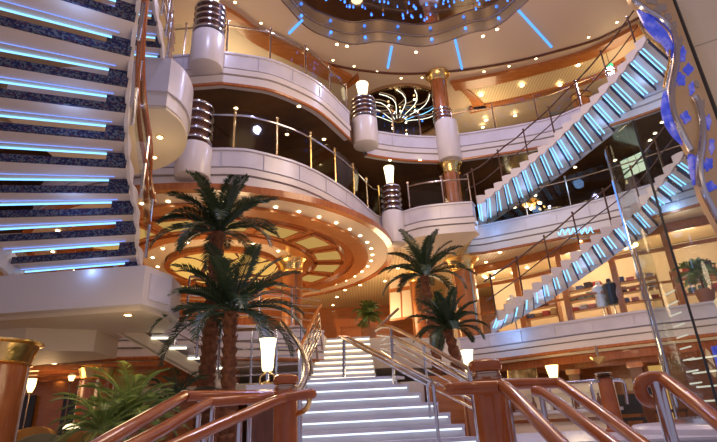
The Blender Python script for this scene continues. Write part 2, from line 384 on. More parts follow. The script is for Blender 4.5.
balcony('lavender marble balcony front in front of the lit shops', L2r, 1.9, F2, None)
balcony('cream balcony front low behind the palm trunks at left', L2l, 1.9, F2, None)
# tapered soffit of the bay
c0 = [V(p[0], p[1], 5.2) for p in L3b]; cen = V(2.3, 14.2, 4.95)
mb = MB(); mb.strip(c0, [cen+(p-V(cen.x, cen.y, 5.2))*0.35+V(0, 0, 0) for p in c0]); mb.add([cen+(p-V(cen.x, cen.y, 5.2))*0.35 for p in c0], [tuple(range(len(c0)))])
struct(mb.build('ceiling_bay', 'cream'))
# timber beams under the shop balcony
struct(MB().wall(inn(L2r, -0.35), 1.62, 1.9, -0.3).build('trim_shop_beam', 'wood'))
struct(MB().wall(inn(L2r, -0.9), 1.52, 1.81, -0.3).build('trim_shop_inner_beam', 'wood'))
bandl = inn(L2r, -0.1); mb = MB(); mb.strip([V(p[0], p[1], 1.79) for p in bandl], [V(p[0], p[1], 1.79) for p in inn(L2r, -3.0)]); struct(mb.build('ceiling_below_shops', 'wood'))
# right promenade inner ceiling: dark with timber edge
# round ceiling feature under the promenade
rc = (-4.04, 14.07)
def ringstruct(name, r0, r1, z0, z1, m, c=rc): struct(MB().annulus(c, r0, r1, z0, z1, 96).build(name, m))
ringstruct('ceiling_round_white', 4.27, 4.86, 5.10, 5.21, 'ceil')
ringstruct('trim_round_outer', 3.85, 4.27, 5.02, 5.21, 'orange')
ringstruct('trim_round_step', 3.6, 3.85, 5.10, 5.21, 'wood')
ringstruct('trim_round_middle', 2.55, 3.6, 5.09, 5.21, 'orange')
ringstruct('trim_round_inner', 2.22, 2.55, 5.02, 5.21, 'orange')
ringstruct('ceiling_round_inner', 1.62, 2.22, 5.08, 5.2, 'ceil')
random.seed(5)
for i in range(16):
    a0 = 2*PI*i/16-0.275; a1 = a0+2*PI/16
    mid = (a0+a1)/2; c = (rc[0]+3.1*math.cos(mid), rc[1]+3.1*math.sin(mid), 5.06)
    t = thing('ceiling_light_panel', 'amber backlit glass panel in the timber ring of the round ceiling', 'ceiling light', c, 'amber panels of the round ceiling')
    MB().annulus(rc, 2.74, 3.48, 5.07, 5.12, 8, a0+0.06, a1-0.06).build('glass', 'amber', t)
    fb = MB(); fb.annulus(rc, 2.66, 2.76, 5.03, 5.13, 8, a0+0.03, a1-0.03); fb.annulus(rc, 3.46, 3.56, 5.03, 5.13, 8, a0+0.03, a1-0.03); fb.annulus(rc, 2.7, 3.5, 5.03, 5.13, 1, a0+0.03, a0+0.065); fb.annulus(rc, 2.7, 3.5, 5.03, 5.13, 1, a1-0.065, a1-0.03)
    fb.build('frame', 'wood', t)
# glowing dome in the middle with dark branch tracery
t = thing('dome_light', 'glowing amber glass dome with dark branching tracery behind the palm crown', 'ceiling light', (-4.1, 14.5, 5.1))
prof = [(1.62, 0.0), (1.45, -0.16), (1.1, -0.3), (0.6, -0.38), (0.01, -0.4)]
MB().lathe(prof, (-4.1, 14.5, 5.12), 40).build('glass', 'dome', t)
MB().annulus((-4.1, 14.5), 1.58, 1.74, 5.02, 5.16, 48).build('rim', 'wood', t)
for i in range(9):
    a = i*2*PI/9; pts = []
    for j in range(8):
        r = 1.6*(1-j/8.5); aa = a+0.35*math.sin(j*0.9+i); zz = -0.41*(1-(r/1.62)**2)-0.02
        pts.append(V(-4.1+r*math.cos(aa), 14.5+r*math.sin(aa), 5.10+zz))
    MB().tube(pts, [0.03+0.04*math.sin(PI*j/7) for j in range(8)], 6).build('tracery', 'darkwood', t)
ringstruct('trim_round_rim', 4.86, 5.04, 5.06, 5.21, 'wood')
dots = [(rc[0]+4.40*math.cos(a), rc[1]+4.40*math.sin(a), 5.095) for a in [2*PI*i/48 for i in range(48)]]
for c in dots:
    if c[1] < 9.5 and c[0] < -8: continue
    tag(MB().lathe([(0.042, 0.004), (0.038, -0.012), (0.001, -0.012)], c, 10).build('downlight', 'dl', None, c), 'small warm downlight in the ring of dots round the amber ceiling', 'downlight', 'downlights round the amber ceiling')
for i in range(14):
    a = 2*PI*i/14; c = (rc[0]+1.95*math.cos(a), rc[1]+1.95*math.sin(a), 5.075)
    tag(MB().lathe([(0.045, 0.004), (0.04, -0.012), (0.001, -0.012)], c, 10).build('downlight', 'dl', None, c), 'small warm downlight in the inner cream ring round the glowing dome', 'downlight', 'downlights round the glowing dome')
downlights([(385, 281), (360, 285), (345, 290), (337, 297), (333, 305), (398, 268), (505, 262), (580, 241), (486, 262), (545, 254), (500, 252)], 5.215, 'small warm downlight in the slatted ceiling of the shopping deck', 'downlights of the shopping deck ceiling', 0.06)
downlights([(200, 101), (236, 108), (287, 134), (299, 106), (324, 139), (390, 160), (420, 160), (575, 167), (615, 160), (655, 133), (662, 122), (650, 140)], 8.015, 'small warm downlight in the dark ceiling of the promenade deck', 'downlights of the dark promenade ceiling', 0.05)
# arched mirrored niche of the gallery
t = thing('mirrored_ceiling_fan', 'dark mirrored ceiling fan with curved strings of lights behind the central balcony', 'ceiling feature', (1.7, 16.2, CE-0.15))
ctr = V(1.75, 16.3)
MB().lathe([(1.75, 0), (1.75, -0.05), (0.01, -0.051)], (ctr.x, ctr.y, CE-0.06), 48).build('mirror_disc', mat('dark_mirror', (0.20, 0.13, 0.09), 0.08, 1.0), t)
MB().annulus(ctr, 1.72, 1.84, CE-0.14, CE-0.02, 48).build('rim', 'bronze', t)
for i in range(9):
    a = PI+PI*i/8.0; pts = []
    for j in range(7):
        r = 0.25+1.4*j/6; aa = a+0.22*math.sin(j*0.6); pts.append(V(ctr.x+r*math.cos(aa), ctr.y+r*math.sin(aa), CE-0.15-0.25*(1-j/6)**2))
    MB().tube(pts, 0.013, 5).build('light_arc', 'led' if i in (7,) else 'stepglow', t)
for i in range(14):
    a = i*2.4; r = 0.2+0.1*i
    p = V(ctr.x+r*math.cos(a), ctr.y+r*math.sin(a), CE-0.2); MB().sphere(p, 0.035, 6).build('bulb', 'star' if i % 4 == 0 else 'dl', t)
MB().lathe([(0.02, 0), (0.22, 0.1), (0.02, 0.14)], (ctr.x, ctr.y, CE-0.42), 16).build('hub', 'gold', t)

# ------------------------------------------------------------------ glass balustrades
def balustrade(label, line, z, h=0.95, step=1.1, rail='bronze', postm='bronze', glass='glass', name='glass_balustrade', inset=-0.1):
    ln_ = [V(p[0], p[1], z) for p in offset(line, inset)]
    rs = resample(ln_, step)
    if (rs[-1]-ln_[-1]).length > 0.3: rs.append(ln_[-1])
    t = thing(name, label, 'balustrade', tuple(rs[len(rs)//2]))
    for p in rs:
        mb = MB().tube([p-V(0, 0, 0.02), p+V(0, 0, h+0.06)], 0.026, 8); mb.sphere(p+V(0, 0, h+0.08), 0.04, 6); mb.build('post', postm, t)
    MB().tube([p+V(0, 0, h-0.06) for p in ln_], 0.022, 8).build('handrail', rail, t)
    for a, b in zip(rs, rs[1:]):
        d = (b-a); 
        if d.length < 0.2: continue
        u = d.normalized(); pts = []
        a2, b2 = a+u*0.05, b-u*0.05; w = (b2-a2).length; cr_ = 0.12
        prof = [(0, 0.06), (w, 0.06), (w, h+0.1-cr_), (w-cr_*0.3, h+0.1-cr_*0.3), (w-cr_, h+0.1), (cr_, h+0.1), (cr_*0.3, h+0.1-cr_*0.3), (0, h+0.1-cr_)]
        MB().slabpoly([a2+u*x+V(0, 0, y) for x, y in prof], V(-u.y, u.x, 0)*0.012).build('glass_panel', glass, t)
    return t
balustrade('clear glass balustrade with mahogany toned rail on the topmost round balcony', L4a[4:], F4, 0.95, 1.05)
balustrade('short glass balustrade in front of the arched mirrored niche', L4m[1:-1], F4, 0.85, 0.9)
balustrade('glass balustrade with bronze rail on the top gallery right of the column', L4r[3:], F4, 0.9, 1.3)
balustrade('smoky glass balustrade with brass posts and rounded panels above the palms', L3a[5:-2], F3, 0.95, 0.98, 'chrome', 'gold', 'glass2')
balustrade('glass balustrade round the marble bay at the foot of the upper right stair', L3b[3:-1], F3, 0.8, 1.0)
balustrade('glass balustrade on the curved balcony behind the lower right stair', L3r[2:], F3, 0.9, 1.25, glass='glass2')

# ------------------------------------------------------------------ columns
def column(label, x, y, z0, z1, r, shaft='wood', cap=0.35, flare=1.5, rings=False, drum=None, base=True):
    t = thing('column', label, 'column', (x, y, z0))
    prof = [(r*1.02, z0-z0), (r, 0.05), (r, z1-z0-cap)]
    MB().lathe(prof, (x, y, z0), 28).build('shaft', shaft, t)
    cp = [(r*1.02, -cap), (r*1.12, -cap*0.92), (r*1.04, -cap*0.85), (r*1.12, -cap*0.5), (r*flare*0.9, -cap*0.18), (r*flare, -cap*0.1), (r*flare, -0.01)]
    MB().lathe(cp, (x, y, z1), 32).build('capital', 'gold', t)
    sb = MB()
    for k in range(4):
        a = k*PI/2+0.5; sb.box((x+r*math.cos(a), y+r*math.sin(a), (z0+z1-cap)/2), (0.03, 0.05, z1-z0-cap), rz=a)
    sb.build('trim_strips', 'bronze', t)
    return t
cx4, cy4 = 2.97, 14.12
t = column('tall mahogany column with gilt capital on the top gallery, under the ceiling ring', cx4, cy4, F4, CE-0.03, 0.27, 'wood', 0.32, 1.55)
MB().lathe([(0.34, -0.95), (0.36, -0.9), (0.36, 0.42), (0.33, 0.45)], (cx4, cy4-0.3, F4), 32).build('white_drum', 'drum', t)
for k in range(5):
    MB().annulus((cx4, cy4), 0.26, 0.33, F4+0.5+k*0.13, F4+0.55+k*0.13, 32).build('ring', 'chrome', t)
column('mahogany column with gilt capital standing behind the marble bay', cx4, cy4-0.02, F3, 8.0, 0.27, 'wood', 0.42, 1.45)
column('wooden column with gilt capital on the shopping deck behind the right palms', 3.05, 14.6, F2, 4.98, 0.33, 'orange', 0.42, 1.6)
column('wooden column with gilt capital under the round amber ceiling', -2.01, 14.0, F2, 5.08, 0.30, 'orange', 0.45, 1.5)
column('large mahogany column with broad gilt capital in the lower left corner', -4.78, 6.5, FL, 1.70, 0.42, 'wood', 0.31, 1.33)
column('slim mahogany column with gilt capital behind the fern', -5.2, 10.0, FL, 1.78, 0.29, 'wood', 0.27, 1.4)
column('wooden column beside the shop windows at the head of the stairs', 1.9, 16.6, F2, 5.2, 0.28, 'orange', 0.35, 1.3)
for i, (x, y) in enumerate([(D(531, 112, 17.4).x, 17.4), (D(581, 98, 15.6).x, 15.6)]):
    column(['copper toned column deep in the top gallery, nearer the central column', 'copper toned column deep in the top gallery, nearer the picture'][i], x, y, F4, CE-0.15, 0.3, 'orange', 0.25, 1.3)

# ringed pedestal lamps on the balcony fronts
def ringlamp(label, px, ydt, ydb, yrt, ylt, d, r, lamp=True, px_top=None):
    pb, pt, pr, pl = D(px, ydb, d), D(px, ydt, d), D(px, yrt, d), D(px, ylt, d)
    x, y = pb.x, d
    z0, z1, z2, z3 = pb.z, pt.z, pr.z, pl.z
    t = thing('pedestal_lamp', label, 'lamp', (x, y, z0))
    MB().lathe([(r*0.75, 0), (r*0.97, 0.04), (r, 0.1), (r, z1-z0-0.03), (r*0.95, z1-z0)], (x, y, z0), 32).build('drum', 'drum', t)
    MB().lathe([(r*0.72, 0), (r*0.72, z2-z1)], (x, y, z1), 24).build('core', 'darkwood', t)
    n = 5
    for k in range(n):
        zz = z1+(z2-z1)*(k+0.5)/n
        MB().lathe([(r*0.7, -0.03), (r*0.98, -0.025), (r, 0), (r*0.98, 0.025), (r*0.7, 0.03)], (x, y, zz), 28).build('ring', 'chrome', t)
    if lamp:
        h = z3-z2
        MB().lathe([(r*0.32, 0.02), (r*0.36, h*0.4), (r*0.5, h*0.97), (r*0.5, h)], (x, y, z2), 20).build('lamp_shade', 'lamp', t)
        MB().lathe([(r*0.5, -0.01), (r*0.5, 0.02), (r*0.25, 0.05)], (x, y, z2), 20).build('lamp_socket', 'chrome', t)
    return t
ringlamp('white pedestal with chrome rings and glowing lamp at the left end of the top balcony', 206, 38, 70, 9, -4, 9.35, 0.38)
ringlamp('white pedestal with chrome rings and glowing lamp beside the arched mirrored niche', 366, 121, 147, 100, 84, 12.75, 0.38)
ringlamp('white pedestal with chrome rings and glowing lamp left of the marble bay', 395, 213, 246, 186, 167, 13.3, 0.31)
ringlamp('white pedestal with chrome rings partly hidden behind the left stair landing', 192, 148, 180, 106, 98, 9.15, 0.36, False)

# ------------------------------------------------------------------ staircases
def lerp(a, b, t): return a+(b-a)*t
def staircase(label, lines, group, ledm='led', treadm='treadw', over=(0, 0.1), led_in=0.06, extra_end=True, leds=((0.05, 'led', 0.013), (0.36, 'led', 0.013)), scallop='B', far='A', loc=None, thick=0.05, floral=0.09):
    # lines: (A, B) nosing ends from the bottom to the top
    n = len(lines); t = thing('staircase', label, 'staircase', tuple(loc or lines[0][1]))
    L = list(lines)+[(lines[-1][0]*2-lines[-2][0], lines[-1][1]*2-lines[-2][1])]
    for i in range(n):
        A, B = L[i]; A2, B2 = L[i+1]; z = A.z
        e0, e1 = lerp(A, B, -over[0]), lerp(A, B, 1+over[1]); f0, f1 = lerp(A2, B2, -over[0]), lerp(A2, B2, 1+over[1])
        f0 = V(f0.x, f0.y, z); f1 = V(f1.x, f1.y, z)
        MB().slabpoly([e0, e1, f1, f0], (0, 0, thick)).build('tread', treadm, t, smooth=0)
        td = LAST[0]
        dv = ((e0+e1)/2-(f0+f1)/2).normalized()*0.03
        MB().slabpoly([f0-dv*0.3+V(0, 0, -0.005), f1-dv*0.3+V(0, 0, -0.005), f1-dv*0.3+V(0, 0, floral), f0-dv*0.3+V(0, 0, floral)], dv).build('carpeted_riser', 'carpet', td, smooth=0)
        if extra_end:
            g0, g1 = lerp(A, B, 1.0), lerp(A, B, 1+over[1]); h = z-(L[i-1][0].z if i else z-0.17)
            MB().slabpoly([g0-V(0, 0, h), g1-V(0, 0, h), g1+V(0, 0, 0.02), g0+V(0, 0, 0.02)], -dv).build('carpet_return', 'carpet', td, smooth=0)
        for o, m, lr in leds:
            q0, q1 = lerp(lerp(A, B, led_in), lerp(f0, f1, led_in), o), lerp(lerp(A, B, 1-led_in*0.3), lerp(f0, f1, 1-led_in*0.3), o)
            MB().tube([q0-V(0, 0, 0.012), q1-V(0, 0, 0.012)], lr, 6).build('light_tube', m, td)
    return t, L
def stepped_stringer(t, pts, up_=0.22, dn=0.10, th=0.05, m='drum', name='scalloped_stringer'):
    mb = MB(); poly_t = []; poly_b = []
    for i in range(len(pts)-1):
        a, b = pts[i], pts[i+1]
        for s in (0, 0.25, 0.5, 0.75, 1.0):
            p = lerp(a, b, s); zz = a.z
            bul = 0.015*math.sin(PI*s)
            poly_t.append(V(p.x, p.y, zz+up_*0.75+bul)); poly_b.append(V(p.x, p.y, p.z-dn-0.02+0.03*math.cos(2*PI*s)))
    d = offset(poly_t, th)
    tt = [V(q[0], q[1], p.z) for q, p in zip(d, poly_t)]; bb = [V(q[0], q[1], p.z) for q, p in zip(d, poly_b)]
    mb.strip(poly_t, poly_b); mb.strip(tt, bb); mb.strip(poly_t, tt); mb.strip(poly_b, bb)
    mb.build(name, m, t)
def smooth_stringer(t, pts, up_=0.1, dn=0.22, th=-0.06, m='drum', name='stringer'):
    pts = cr(pts, 3); d = offset(pts, th); mb = MB()
    a = [p+V(0, 0, up_) for p in pts]; b = [p-V(0, 0, dn) for p in pts]
    c = [V(q[0], q[1], p.z+up_) for q, p in zip(d, pts)]; e = [V(q[0], q[1], p.z-dn) for q, p in zip(d, pts)]
    mb.strip(a, b); mb.strip(c, e); mb.strip(a, c); mb.strip(b, e); mb.build(name, m, t)
def stair_rail(label, pts, h=0.95, every=3, rail='darkrail', r=0.022, mids=(0.5,), glass=None, postm='darkrail', ext=0.3):
    t = thing('stair_railing', label, 'railing', tuple(pts[0]))
    for i in range(0, len(pts), every):
        mb = MB().tube([pts[i], pts[i]+V(0, 0, h+0.05)], 0.022, 8); mb.sphere(pts[i]+V(0, 0, h+0.06), 0.035, 6); mb.build('post', postm, t)
    s = cr(pts, 3); s = [s[0]-(s[1]-s[0]).normalized()*ext]+s
    MB().tube([p+V(0, 0, h) for p in s], r, 8).build('handrail', rail, t)
    for m_ in mids: MB().tube([p+V(0, 0, h*m_) for p in s], r*0.7, 8).build('mid_rail', rail, t)
    if glass:
        for i in range(0, len(pts)-every, every):
            a, b = lerp(pts[i], pts[i+every], 0.05), lerp(pts[i], pts[i+every], 0.95)
            MB().slabpoly([a+V(0, 0, 0.08), b+V(0, 0, 0.08), b+V(0, 0, h-0.08), a+V(0, 0, h-0.08)], V(0.01, 0, 0)).build('glass_panel', glass, t)
    return t
# upper right stair: 19 lit steps
s2 = [((477, 203), (480, 220)), ((486, 198), (487, 219)), ((495, 191), (497, 212)), ((503.5, 184), (508, 204.5)), ((512, 177), (519, 198.5)), ((521.5, 170.5), (529, 192.6)), ((530, 163), (538.5, 184.5)), ((539.5, 155), (548.7, 176.5)), ((548.7, 147.5), (559, 169)), ((556.5, 140.5), (569, 161)), ((565, 132), (579, 153)), ((574, 123), (590, 144)), ((583.5, 114.5), (600.5, 135.5)), ((593, 105), (612, 126)), ((602, 95.5), (622, 116.5)), ((611, 85), (632.5, 107)), ((621, 74.5), (644, 96)), ((630, 63), (654, 85)), ((639, 51), (663, 73))]
ln2 = [(Z(*f, F3+0.1+i*0.147), Z(*n_, F3+0.1+i*0.147)) for i, (n_, f) in enumerate(s2)]
t, L = staircase('curved open stair with cyan lit treads rising to the top gallery at upper right', ln2, None, over=(0.06, 0.06), led_in=0.05, extra_end=False, floral=0.10)
stepped_stringer(t, [lerp(a, b, 1.07) for a, b in L]); smooth_stringer(t, [lerp(a, b, -0.07) for a, b in L], 0.16, 0.14)
stair_rail('bronze railing along the near side of the upper right stair', [lerp(a, b, 1.05)+V(0, 0, 0.05) for a, b in L], 0.95, 3)
# lower right stair: 20 lit steps
s1 = [((496.3, 318), (492.4, 328)), ((504, 312), (500, 322)), ((514, 305), (511, 317)), ((523.5, 298), (522, 310)), ((532.5, 291), (533, 303)), ((542, 283.5), (544.5, 296.5)), ((552, 276), (555.5, 289)), ((562, 268.5), (566.5, 281.5)), ((571.6, 260.5), (577.5, 273.5)), ((581.4, 252), (589, 265.5)), ((592, 243.6), (600.5, 257.6)), ((602, 235.5), (612, 249)), ((613, 227.7), (624, 241)), ((623, 220), (635.5, 234.5)), ((632.5, 212.5), (646, 228)), ((641.6, 204.5), (656, 220)), ((650, 195.5), (667, 211.5)), ((658.5, 186), (678, 202)), ((667, 175.5), (688, 191)), ((676, 164), (697, 179))]
ln1 = [(Z(*f, F2+0.12+i*0.172), Z(*n_, F2+0.12+i*0.172)) for i, (n_, f) in enumerate(s1)]
t, L = staircase('curved open stair with cyan lit treads rising past the shop windows at right', ln1, None, over=(0.06, 0.06), led_in=0.05, extra_end=False, floral=0.11)
stepped_stringer(t, [lerp(a, b, 1.07) for a, b in L]); smooth_stringer(t, [lerp(a, b, -0.07) for a, b in L], 0.16, 0.16)
stair_rail('bronze railing along the near side of the lower right stair', [lerp(a, b, 1.05)+V(0, 0, 0.05) for a, b in L], 0.95, 3)
# left winding stair
lp = [(0, 8.5), (0, 50), (0, 81.5), (0, 115.5), (0, 147), (0, 179), (0, 204.5), (0, 229), (13.6, 251.4), (25.5, 271.5)]
rp = [(112, 37), (109, 69.6), (107, 96), (106, 125.7), (107, 153.5), (109, 180), (112, 202), (117, 222.5), (120.6, 243.6), (125.7, 263)]
lnl = []
for i in range(9, -1, -1):
    z = F2+0.17*(10-i); A, B = Z(*lp[i], z), Z(*rp[i], z)
    if i < 7: A = lerp(B, A, 1.35)
    elif i == 7: A = lerp(B, A, 1.12)
    lnl.append((A, B))
for j, (a, b) in enumerate([((0, -36), (116, 1)), ((0, -92), (121, -36)), ((0, -160), (128, -80))]):
    z = F2+0.17*(11+j); A, B = Z(*a, z), Z(*b, z); lnl.append((lerp(B, A, 1.35), B))
t, L = staircase('large winding open stair with cyan lit treads and floral carpet filling the upper left', lnl, None, over=(0.0, 0.15), led_in=0.0, extra_end=True, floral=0.085, thick=0.04, leds=((0.03, 'led', 0.010), (0.34, 'ledv', 0.006)))
stepped_stringer(t, [lerp(a, b, 1.17) for a, b in L], 0.16, 0.10, 0.04)
smooth_stringer(t, [lerp(a, b, -0.015) for a, b in L], 0.02, 0.30, 0.07)
rl = [lerp(a, b, 1.19)+V(0, 0, 0.05) for a, b in L]
stair_rail('mahogany and chrome railing with glass along the edge of the winding left stair', rl, 0.95, 3, 'railwood', 0.042, (0.55,), 'glass', 'chrome', 0.1)
# short upper flight above the left landing
lu = []
for j, (a, b) in enumerate([((112, 52), (158, 57)), ((108, 33), (156, 38)), ((104, 10), (152, 16)), ((100, -16), (148, -9))]):
    z = F3+0.17*(j+1); lu.append((Z(*a, z), Z(*b, z)))
t, L = staircase('short lit flight of carpeted steps above the white landing at upper left', lu, None, over=(0.0, 0.12), led_in=0.0, leds=((0.03, 'led', 0.010), (0.34, 'ledv', 0.006)))
stepped_stringer(t, [lerp(a, b, 1.15) for a, b in L], 0.2, 0.14, 0.04)
stair_rail('chrome railing of the short flight above the upper left landing', [lerp(a, b, 1.2)+V(0, 0, 0.05) for a, b in L], 0.9, 1, 'bronze', 0.024, (0.3, 0.55, 0.8), None, 'chrome', 0.5)
# landings of the left stair
t = thing('stair_landing', 'white boxed landing at the foot of the winding left stair', 'landing', (-3.5, 7.5, 2.08))
lpoly = [(-8, 6.75), (-2.9, 6.42), (-2.74, 6.98), (-2.82, 7.6), (-3.3, 8.5), (-8, 9.5)]
lz = D(140, 304, 6.43).z
MB().prism(lpoly, lz, 2.62).build('box', 'drum', t, smooth=0)
MB().prism([(-8, 7.0), (-2.97, 6.58), (-2.86, 7.0), (-2.92, 7.55), (-3.37, 8.4), (-8, 9.4)], lz-0.05, lz+0.005).build('soffit', 'cream', t, smooth=0)
u = V(0.2, 0.58, 0).normalized()
MB().box((-2.80, 6.72, (lz+2.62)/2), (0.40, 0.03, 0.36), axes=(u, V(u.y, -u.x, 0), V(0, 0, 1))).build('marble_plaque', 'marble', t)
MB().prism([(-8, 7.5), (-4.95, 7.3), (-4.15, 7.75), (-4.2, 8.6), (-8, 9.4)], 1.72, lz-0.045).build('drop_beam', 'cream', t, smooth=0)
downlights([(128, 314.5)], lz-0.05, 'single warm downlight under the white boxed landing at left', None, 0.05)
t = thing('stair_landing', 'rounded white landing with pale yellow underside at upper left', 'landing', (-3.3, 7.4, 5.26))
up_poly = [(-5.5, 6.5), (-3.3, 6.52)]+[tuple(p[:2]) for p in cr([V(-2.94, 6.58), V(-2.84, 6.95), V(-2.9, 7.45), V(-3.16, 7.95), V(-3.58, 8.35), V(-4.2, 8.65)], 3)]+[(-5.5, 8.7)]
MB().prism(up_poly, 5.3, 6.1).build('box', 'drum', t, smooth=0)
MB().prism([(x*0.985-0.05, y+0.03) for x, y in up_poly], 5.25, 5.302).build('soffit', 'cream', t, smooth=0)
fl = [V(*p) for p in up_poly[1:16]]
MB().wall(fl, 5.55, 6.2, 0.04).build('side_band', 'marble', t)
downlights([(160, 137), (154, 157)], 5.25, 'warm downlight in the pale yellow underside of the upper left landing', 'downlights of the upper left landing', 0.05)

# central stair
lo_l = [(302, 381.5), (300, 391), (299, 401), (298, 412), (297, 424.5), (296, 437), (295, 451), (294, 466)]
lo_r = [(397, 379), (409, 387), (421, 393.6), (438, 401), (450, 409.6), (464, 418), (478, 427), (492, 437)]
zl = [1.245-0.163*i for i in range(8)]
t = thing('staircase', 'wide white marble stair with lit nosings rising in the middle of the hall', 'staircase', (0.2, 8, FL))
lw = [(V(D(*a, 9.0-0.3*i).x, 9.0-0.3*i, z), V(D(*b, 9.1-0.31*i).x, 9.1-0.31*i, z)) for i, (a, b, z) in enumerate(zip(lo_l, lo_r, zl))]
for i in range(8):
    A, B = lw[i]
    if i == 0: A2, B2 = V(A.x-0.2, 9.35, A.z), V(B.x+0.15, 9.35, A.z)
    else: A2, B2 = lw[i-1]; A2 = V(A2.x, A2.y+0.12, A.z); B2 = V(B2.x, B2.y+0.12, A.z)
    z = A.z
    dwn = V(0, 0, -(z-(zl[i+1] if i < 7 else FL)))-V(0, 0, 0.0)
    MB().slabpoly([A, B, B2, A2], (0, 0, -0.05)).build('tread', 'stepw', t, smooth=0); td = LAST[0]
    a3, b3 = A+V(0, 0.05, -0.045), B+V(0, 0.05, -0.045)
    MB().slabpoly([a3, b3, b3+dwn, a3+dwn], (0, 0.05, 0)).build('riser', 'stepw', td, smooth=0)
    MB().tube([lerp(A, B, 0.02)+V(0, 0.012, -0.062), lerp(A, B, 0.98)+V(0, 0.012, -0.062)], 0.012, 6).build('nosing_light', 'stepglowb', td)
up_y = [374.7, 369.5, 364.5, 359, 353.7, 348, 342.4, 337.3]
ul = [309, 310.5, 312.5, 314, 316, 318, 320, 322]; ur = [376, 375, 374.3, 373.5, 372.6, 371.7, 370.8, 370]
uw = []
for i in range(8):
    z = 1.245+0.165*(i+1); uw.append((Z(ul[i], up_y[i]+1.5, z), Z(ur[i], up_y[i]-1.2, z)))
for i in range(8):
    A, B = uw[i]; z = A.z
    if i < 7: A2, B2 = uw[i+1]
    else: A2, B2 = A+V(0, 0.8, 0), B+V(0, 0.8, 0)
    A2 = V(A2.x, A2.y+0.08, z); B2 = V(B2.x, B2.y+0.08, z)
    MB().slabpoly([A, B, B2, A2], (0, 0, -0.05)).build('tread', 'stepw', t, smooth=0); td = LAST[0]
    a3, b3 = A+V(0, 0.05, -0.045), B+V(0, 0.05, -0.045)
    MB().slabpoly([a3, b3, b3-V(0, 0, 0.165), a3-V(0, 0, 0.165)], (0, 0.05, 0)).build('riser', 'cream', td, smooth=0)
    MB().tube([lerp(A, B, 0.02)+V(0, 0.012, -0.062), lerp(A, B, 0.98)+V(0, 0.012, -0.062)], 0.02, 6).build('nosing_light', 'stepglow', td)
# solid body below the flights
mb = MB(); mb.prism([(-1.2, 9.3), (1.0, 9.3), (0.6, 13.3), (-0.9, 13.3)], FL, 1.15); mb.build('stair_core', 'cream', t, smooth=0)
struct(MB().prism([(-4.4, 9.1), (-1.05, 9.1), (-1.05, 9.7), (-4.4, 9.9)], 1.1, 1.245).build('floor_half_landing', 'cream', smooth=0))
# platforms at the foot
struct(MB().prism([(-2.4, 2.2), (2.3, 2.2), (2.3, 5.6), (-2.4, 5.6)], FL, -0.0).build('floor_stair_foot', 'stepw', smooth=0))
pl = thing('marble_platform', 'low pale glossy marble platform between the foreground handrails and the cafe', 'platform', (2.9, 7.4, FL))
MB().prism([(1.25, 5.9), (4.3, 4.9), (5.2, 7.5), (4.7, 8.85), (1.8, 8.85)], FL, 0.2).build('body', 'stepw', pl, smooth=0)
MB().prism([(1.22, 5.87), (4.3, 4.85), (5.25, 7.5), (4.72, 8.9), (1.77, 8.9)], 0.2, 0.225).build('top', 'stepw', pl, smooth=0)

# small stair from the half landing up to the left landing
a, b = V(-2.45, 8.5, 1.36), V(-4.15, 8.0, 2.35)
t = thing('staircase', 'small cream stair with lit treads descending right below the white boxed landing', 'staircase', (-3.3, 8.5, 1.3))
for i in range(6):
    p = lerp(a, b, (i+0.5)/6)
    MB().box((p.x, p.y+0.55, p.z+0.05), (0.36, 1.05, 0.05), rz=0.27).build('tread', 'stepw', t)
    MB().box((p.x+0.1, p.y+0.02, p.z+0.015), (0.26, 0.03, 0.03), rz=0.27).build('tread_light', 'stepglow', t)
sv = [a-V(0, 0, 0.22), b-V(0, 0, 0.22), b+V(0, 0, 0.02), a+V(0, 0, 0.02)]
MB().slabpoly(sv, (0.0, 0.06, 0)).build('stringer', 'cream', t, smooth=0)
MB().slabpoly([a-V(0, 0, 0.2), b-V(0, 0, 0.2), b+V(0.25, 1.1, -0.2), a+V(0.25, 1.1, -0.2)], (0, 0, 0.04)).build('soffit', 'cream', t, smooth=0)
stair_rail('slim glass railing with chrome bars above the small cream stair', [lerp(a, b, s/5)+V(0.02, -0.02, 0.06) for s in range(6)], 0.75, 1, 'chrome', 0.016, (0.3, 0.5, 0.7), None, 'chrome', 0.2)

# ------------------------------------------------------------------ railings of the central stair
t = thing('stair_railing', 'twin chrome handrail on a forked post down the middle of the central stair', 'railing', tuple(Z(344, 377, 1.31)))
pb = Z(344, 376, 1.31); ptop = D(344, 337, pb.y); pe = D(433, 384, 6.9); pf = V(pe.x, pe.y, 0.2)
MB().tube([pb-V(0, 0, 0.02), ptop], 0.03, 10).build('post', 'chrome', t)
MB().tube([pf, pe], 0.026, 10).build('post', 'chrome', t)
u = V(pe.x-ptop.x, pe.y-ptop.y, 0).normalized(); sd = V(u.y, -u.x, 0)*0.07
MB().tube([ptop-sd*1.6, ptop+sd*1.6], 0.028, 8).build('crossbar', 'bronze', t)
MB().tube([pe-sd*1.6-u*0.05, pe+sd*1.6+u*0.15], 0.024, 8).build('crossbar', 'bronze', t)
for s in (-1, 1): MB().tube([ptop+sd*s-u*0.1, ptop+sd*s, pe+sd*s], 0.027, 10).build('handrail', 'chrome', t)
t = thing('stair_railing', 'right hand chrome balustrade of parallel bars along the central stair', 'railing', tuple(Z(397, 379, 1.31)))
A = D(393, 376, 8.95); At = D(391, 327, 8.95); B = D(478, 424, 6.6); Bt = D(469, 369, 6.6)
top = D(364, 318, 11.6); topb = D(377, 338, 11.6)
MB().tube([A-V(0, 0, 0.4), At], 0.028, 10).build('post', 'chrome', t)
MB().tube([V(B.x, B.y, 0), Bt], 0.03, 10).build('post', 'chrome', t)
MB().tube([lerp(A, B, .5)-V(0, 0, 0.3), lerp(At, Bt, .5)], 0.02, 8).build('post', 'chrome', t)
